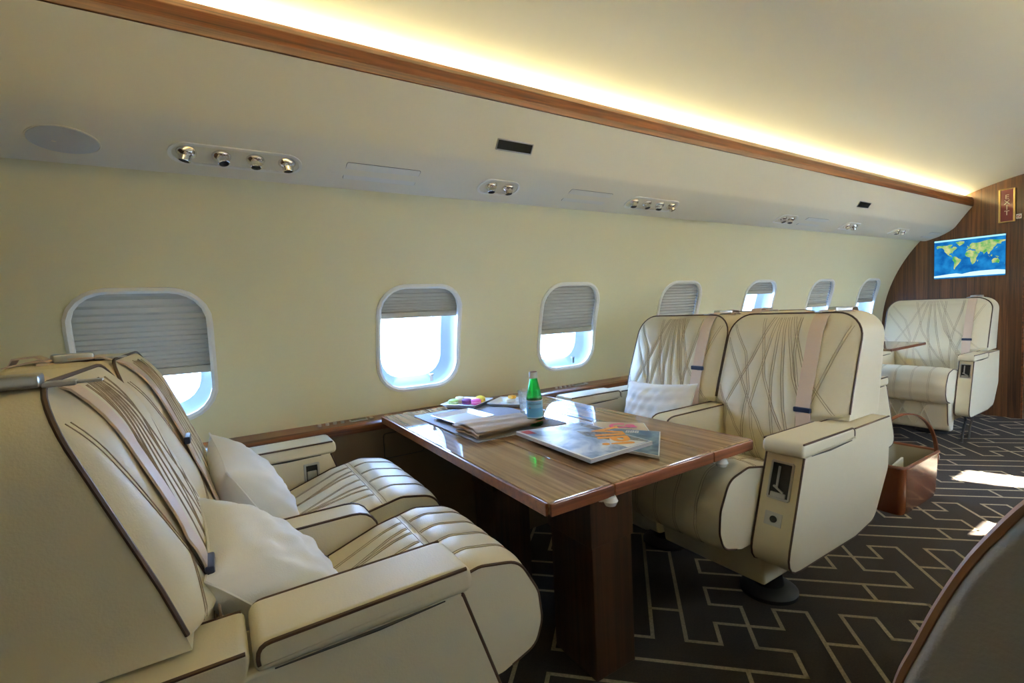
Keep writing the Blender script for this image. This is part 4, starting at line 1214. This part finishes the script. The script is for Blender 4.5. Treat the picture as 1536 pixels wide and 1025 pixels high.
# ------------------------------------------------------------------ basket
def basket():
    R = thing('basket', 'brown crocodile leather basket with an arched handle on the floor behind the right hand seat', 'basket', (2.85, .99, 0))
    x0, x1, y0, y1 = 2.64, 3.06, .885, 1.085
    cx, cy = (x0 + x1) / 2, (y0 + y1) / 2
    def loop(w, d, zf, r=.03):
        return [(cx + p[0], cy + p[1], zf(p[0], p[1])) for p in rrect(w, d, r, 6)]
    rim = lambda px, py: .232 - .018 * math.cos(PI * px / .21 * .5) ** 2
    lv = [loop(.40, .185, lambda a, b: .0), loop(.41, .195, lambda a, b: .01)] + [loop(lerp(.415, .44, t), lerp(.20, .215, t), lambda a, b: lerp(.03, rim(a, b), t)) for t in (.0, .25, .5, .75, 1.)]
    k = len(lv[0]); mb = MB()
    vs = [p for L in lv for p in L]
    mb.add(vs, [(r * k + i, r * k + (i + 1) % k, (r + 1) * k + (i + 1) % k, (r + 1) * k + i) for r in range(len(lv) - 1) for i in range(k)] + [tuple(range(k))[::-1]])
    mb.build('body', 'basket', R, ang=50)
    mb = MB(); iv = [loop(.432, .207, lambda a, b: rim(a, b) - .001), loop(.41, .19, lambda a, b: .12), loop(.395, .175, lambda a, b: .02)]
    mb.add([p for L in iv for p in L], [(r * k + i, r * k + (i + 1) % k, (r + 1) * k + (i + 1) % k, (r + 1) * k + i) for r in range(2) for i in range(k)] + [tuple(2 * k + i for i in range(k))])
    mb.build('lining', 'lining', R, fix=False, ang=50)
    mb = MB(); mb.tube(lv[-1], .007, 8, True); mb.build('rim', 'basketrim', R)
    yh = .925
    mb = MB(); arch = [(2.868 + .190 * math.cos(a), .972 - .082 * math.cos(a) - .02 * math.sin(a), .17 + .270 * math.sin(a)) for a in [PI * t / 24 for t in range(25)]]
    mb.strap(arch, .018, .006, (.4, 1, 0)); h = mb.build('handle', 'basketrim', R)
    mb = MB(); 
    for xx, yy in ((3.058, .890), (2.678, 1.054)): mb.tube([(xx, yy + .012 * math.cos(t), .20 + .016 * math.sin(t)) for t in [2 * PI * k / 12 for k in range(12)]], .003, 6, True)
    mb.build('ring', 'metal', h)
    mb = MB(); mb.box((2.80, .965, .155), (.20, .010, .11), .002, 0, Matrix.Rotation(.12, 3, 'Z'))
    tag(mb.build('booklet', P('cream_booklet', (.66, .58, .38), .5), loc=base_of(mb)), 'thin cream booklet sticking up inside the brown basket', 'booklet')
basket()

# ------------------------------------------------------------------ bulkhead: map screen, exit sign, sticker
R = thing('map_display', 'lit world map screen mounted on the wooden bulkhead', 'screen', (XB - .004, 1.35, 1.133))
mb = MB(); X_ = XB - .006; my0, my1, mz0, mz1 = 1.130, 1.571, 1.133, 1.460
mb.box((XB - .004, 1.3505, 1.2965), (.008, my1 - my0, mz1 - mz0), .001); mb.build('casing', 'black', R)
def mp(lon, lat):                      # left of the picture is +Y
    return (X_ - .0035, lerp(my1, my0, (lon + 180) / 360), lerp(mz0 + .01, mz1 - .012, (lat + 90) / 180))
def screen_mat(name, cols, s, sc):
    m, nt, out = newmat(name); e = nt.nodes.new('ShaderNodeEmission'); e.inputs[1].default_value = s * .45
    tc = nt.nodes.new('ShaderNodeTexCoord'); n = nt.nodes.new('ShaderNodeTexNoise'); n.inputs['Scale'].default_value = sc; n.inputs['Detail'].default_value = 5
    nt.links.new(tc.outputs['Object'], n.inputs[0]); r = nt.nodes.new('ShaderNodeValToRGB')
    r.color_ramp.elements[0].position = .35; r.color_ramp.elements[0].color = tuple(cols[0]) + (1,); r.color_ramp.elements[1].position = .65; r.color_ramp.elements[1].color = tuple(cols[1]) + (1,)
    nt.links.new(n.outputs[0], r.inputs[0]); nt.links.new(r.outputs[0], e.inputs[0]); nt.links.new(e.outputs[0], out.inputs[0]); return m
ocean = screen_mat('map_ocean', [(.004, .075, .26), (.012, .17, .42)], 1.0, 16)
land = screen_mat('map_land', [(.05, .27, .07), (.42, .42, .18)], 1.0, 26)
ice = emit('map_ice', (.50, .74, .80), .42)
bar = emit('map_bar', (.30, .62, .72), .42)
mb = MB()
mb.add([(X_ - .0028, my1 - .002, mz0 + .002), (X_ - .0028, my0 + .002, mz0 + .002), (X_ - .0028, my0 + .002, mz1 - .002), (X_ - .0028, my1 - .002, mz1 - .002)], [(0, 1, 2, 3)], 0)
CONT = [[(-168, 66), (-160, 71), (-130, 70), (-110, 68), (-95, 72), (-80, 70), (-85, 62), (-94, 59), (-82, 53), (-78, 60), (-65, 59), (-56, 52), (-66, 45), (-74, 40), (-80, 32), (-81, 26), (-84, 30), (-97, 27), (-97, 20), (-88, 20), (-84, 11), (-78, 9), (-84, 8), (-95, 15), (-106, 22), (-114, 31), (-124, 40), (-124, 48), (-135, 58), (-150, 60), (-162, 56)],
        [(-78, 8), (-70, 12), (-60, 9), (-50, 0), (-35, -6), (-39, -15), (-48, -26), (-58, -36), (-65, -43), (-69, -53), (-74, -48), (-72, -30), (-71, -18), (-81, -5)],
        [(-45, 60), (-22, 70), (-20, 80), (-40, 83), (-65, 80), (-55, 70)],
        [(-17, 15), (-10, 30), (0, 36), (10, 37), (20, 32), (33, 31), (43, 12), (51, 12), (40, -5), (40, -16), (32, -28), (20, -35), (13, -20), (9, 0), (-8, 5)],
        [(-9, 37), (-9, 43), (0, 47), (-3, 50), (8, 55), (6, 60), (18, 70), (40, 67), (60, 69), (75, 73), (105, 77), (140, 72), (178, 69), (178, 63), (160, 60), (157, 51), (140, 54), (131, 43), (122, 38), (121, 30), (108, 20), (104, 10), (98, 8), (92, 22), (80, 14), (77, 8), (72, 20), (58, 25), (55, 17), (45, 13), (35, 28), (36, 36), (27, 38), (15, 40), (12, 45), (0, 40)],
        [(114, -22), (122, -15), (131, -12), (137, -15), (142, -11), (153, -26), (148, -38), (138, -34), (117, -35)],
        [(44, -14), (50, -16), (46, -25)], [(96, 5), (104, -2), (106, -6)], [(109, 2), (117, 6), (117, -3), (111, -3)], [(131, -2), (145, -5), (150, -10), (138, -8)], [(130, 32), (140, 36), (142, 43), (139, 40)], [(-6, 50), (1, 52), (-3, 58)], [(173, -41), (178, -38), (170, -46)]]
for P_ in CONT:
    mb.add([mp(a, b) for a, b in P_], [tuple(range(len(P_)))], 1)
mb.add([mp(a, b) for a, b in [(-179, -89), (179, -89), (179, -70), (140, -66), (60, -67), (10, -70), (-30, -77), (-60, -72), (-100, -74), (-150, -78), (-179, -80)]], [tuple(range(11))], 2)
mb.add([(X_ - .0036, my1 - .002, mz1 - .016), (X_ - .0036, my0 + .002, mz1 - .016), (X_ - .0036, my0 + .002, mz1 - .002), (X_ - .0036, my1 - .002, mz1 - .002)], [(0, 1, 2, 3)], 3)
mb.build('screen', [ocean, land, ice, bar], R, smooth=False, fix=False)

R = thing('exit_sign', 'red vertical EXIT sign in a brass frame on the bulkhead', 'sign', (XB - .008, 1.127, 1.545))
mb = MB(); mb.box((XB - .008, 1.127, 1.671), (.016, .074, .244), .002); mb.build('panel', 'exitred', R)
mb = MB()
for dy, dz, sy, sz in ((-.041, 0, .012, .256), (.041, 0, .012, .256), (0, .125, .09, .008), (0, -.125, .09, .008)):
    mb.box((XB - .011, 1.127 + dy, 1.671 + dz), (.022, sy, sz), .003)
mb.build('frame', 'brass', R)
mb = MB()
rot = Matrix(((0, 0, -1), (-1, 0, 0), (0, 1, 0)))
for k, ch in enumerate('EXIT'):
    text_mb(mb, ch, .050, Matrix.Translation((XB - .0168, 1.127, 1.735 - k * .041)) @ rot.to_4x4(), 0, .0006)
mb.build('lettering', 'exittxt', R, smooth=False)
R = thing('placard', 'tiny white no smoking placard beside the EXIT sign', 'sign', (XB - .001, 1.062, 1.56))
mb = MB(); mb.box((XB - .0015, 1.064, 1.578), (.003, .030, .036), .0005); pl_ = mb.build('plate', 'white', R)
mb = MB(); mb.tube([(XB - .0035, 1.064 + .010 * math.cos(t), 1.578 + .010 * math.sin(t)) for t in [2 * PI * k / 20 for k in range(20)]], .0016, 5, True)
mb.tube([(XB - .0035, 1.071, 1.585), (XB - .0035, 1.057, 1.571)], .0016, 5); mb.tube([(XB - .0033, 1.072, 1.577), (XB - .0033, 1.056, 1.577)], .0014, 5)
mb.build('symbol', 'redp', pl_)

# ------------------------------------------------------------------ light
w = bpy.data.worlds.new('daylight'); SC.world = w; w.use_nodes = True
nt = w.node_tree; nt.nodes.clear()
out = nt.nodes.new('ShaderNodeOutputWorld'); bg = nt.nodes.new('ShaderNodeBackground')
tc = nt.nodes.new('ShaderNodeTexCoord'); sx = nt.nodes.new('ShaderNodeSeparateXYZ'); rp = nt.nodes.new('ShaderNodeValToRGB')
nt.links.new(tc.outputs['Generated'], sx.inputs[0]); nt.links.new(sx.outputs[2], rp.inputs[0])
e = rp.color_ramp.elements; e[0].position = 0; e[0].color = (.55, .75, 1.04, 1); e[1].position = .6; e[1].color = (.38, .62, 1.04, 1)
k = e.new(.12); k.color = (.64, .82, 1.08, 1)
nt.links.new(rp.outputs[0], bg.inputs[0]); bg.inputs[1].default_value = 27.0
nt.links.new(bg.outputs[0], out.inputs[0])
for side in (1, -1):
    for X in WX:
        L = bpy.data.lights.new('window_portal', 'AREA'); L.shape = 'RECTANGLE'; L.size = .36; L.size_y = .44
        L.cycles.is_portal = True
        o = bpy.data.objects.new('window_portal', L); COL.objects.link(o)
        p = Vector(wp(X, A0, RO + .01, side)); d = Vector((0, -side * math.cos(A0), -math.sin(A0)))
        o.location = p; o.rotation_euler = d.to_track_quat('-Z', 'Y').to_euler()
L = bpy.data.lights.new('sun', 'SUN'); L.energy = 60; L.angle = math.radians(.6); L.color = (1, .95, .86)
o = bpy.data.objects.new('sun', L); COL.objects.link(o)
d = Vector((-.38, 1, -.68)).normalized(); o.rotation_euler = d.to_track_quat('-Z', 'Y').to_euler(); o.location = (2, -3, 3)

# ------------------------------------------------------------------ camera
yaw, pitch, roll = [math.radians(a) for a in (57.96336, 3.66676, 2.82294)]
d = Vector((math.cos(yaw) * math.cos(pitch), math.sin(yaw) * math.cos(pitch), -math.sin(pitch)))
r = Vector((math.sin(yaw), -math.cos(yaw), 0)); dn = d.cross(r)
r2 = r * math.cos(roll) + dn * math.sin(roll); dn2 = dn * math.cos(roll) - r * math.sin(roll)
cam = bpy.data.cameras.new('camera'); co = bpy.data.objects.new('camera', cam); COL.objects.link(co)
cam.sensor_fit = 'HORIZONTAL'; cam.sensor_width = 36; cam.lens = 717.36 / 1536 * 36; cam.clip_start = .01
mw = Matrix((r2, -dn2, -d)).transposed().to_4x4(); mw.translation = (0, 0, CAMZ); co.matrix_world = mw
SC.camera = co
SC.view_settings.view_transform = 'Standard'; SC.view_settings.look = 'None'; SC.view_settings.gamma = 1
SC.view_settings.use_curve_mapping = False
SC.view_settings.exposure = 1.86
try:
    SC.cycles.use_denoising = True; SC.cycles.max_bounces = 12; SC.cycles.diffuse_bounces = 6; SC.cycles.glossy_bounces = 5
    SC.cycles.transmission_bounces = 8; SC.cycles.transparent_max_bounces = 12; SC.cycles.sample_clamp_indirect = 6
    SC.cycles.caustics_reflective = False; SC.cycles.caustics_refractive = False
except Exception: pass
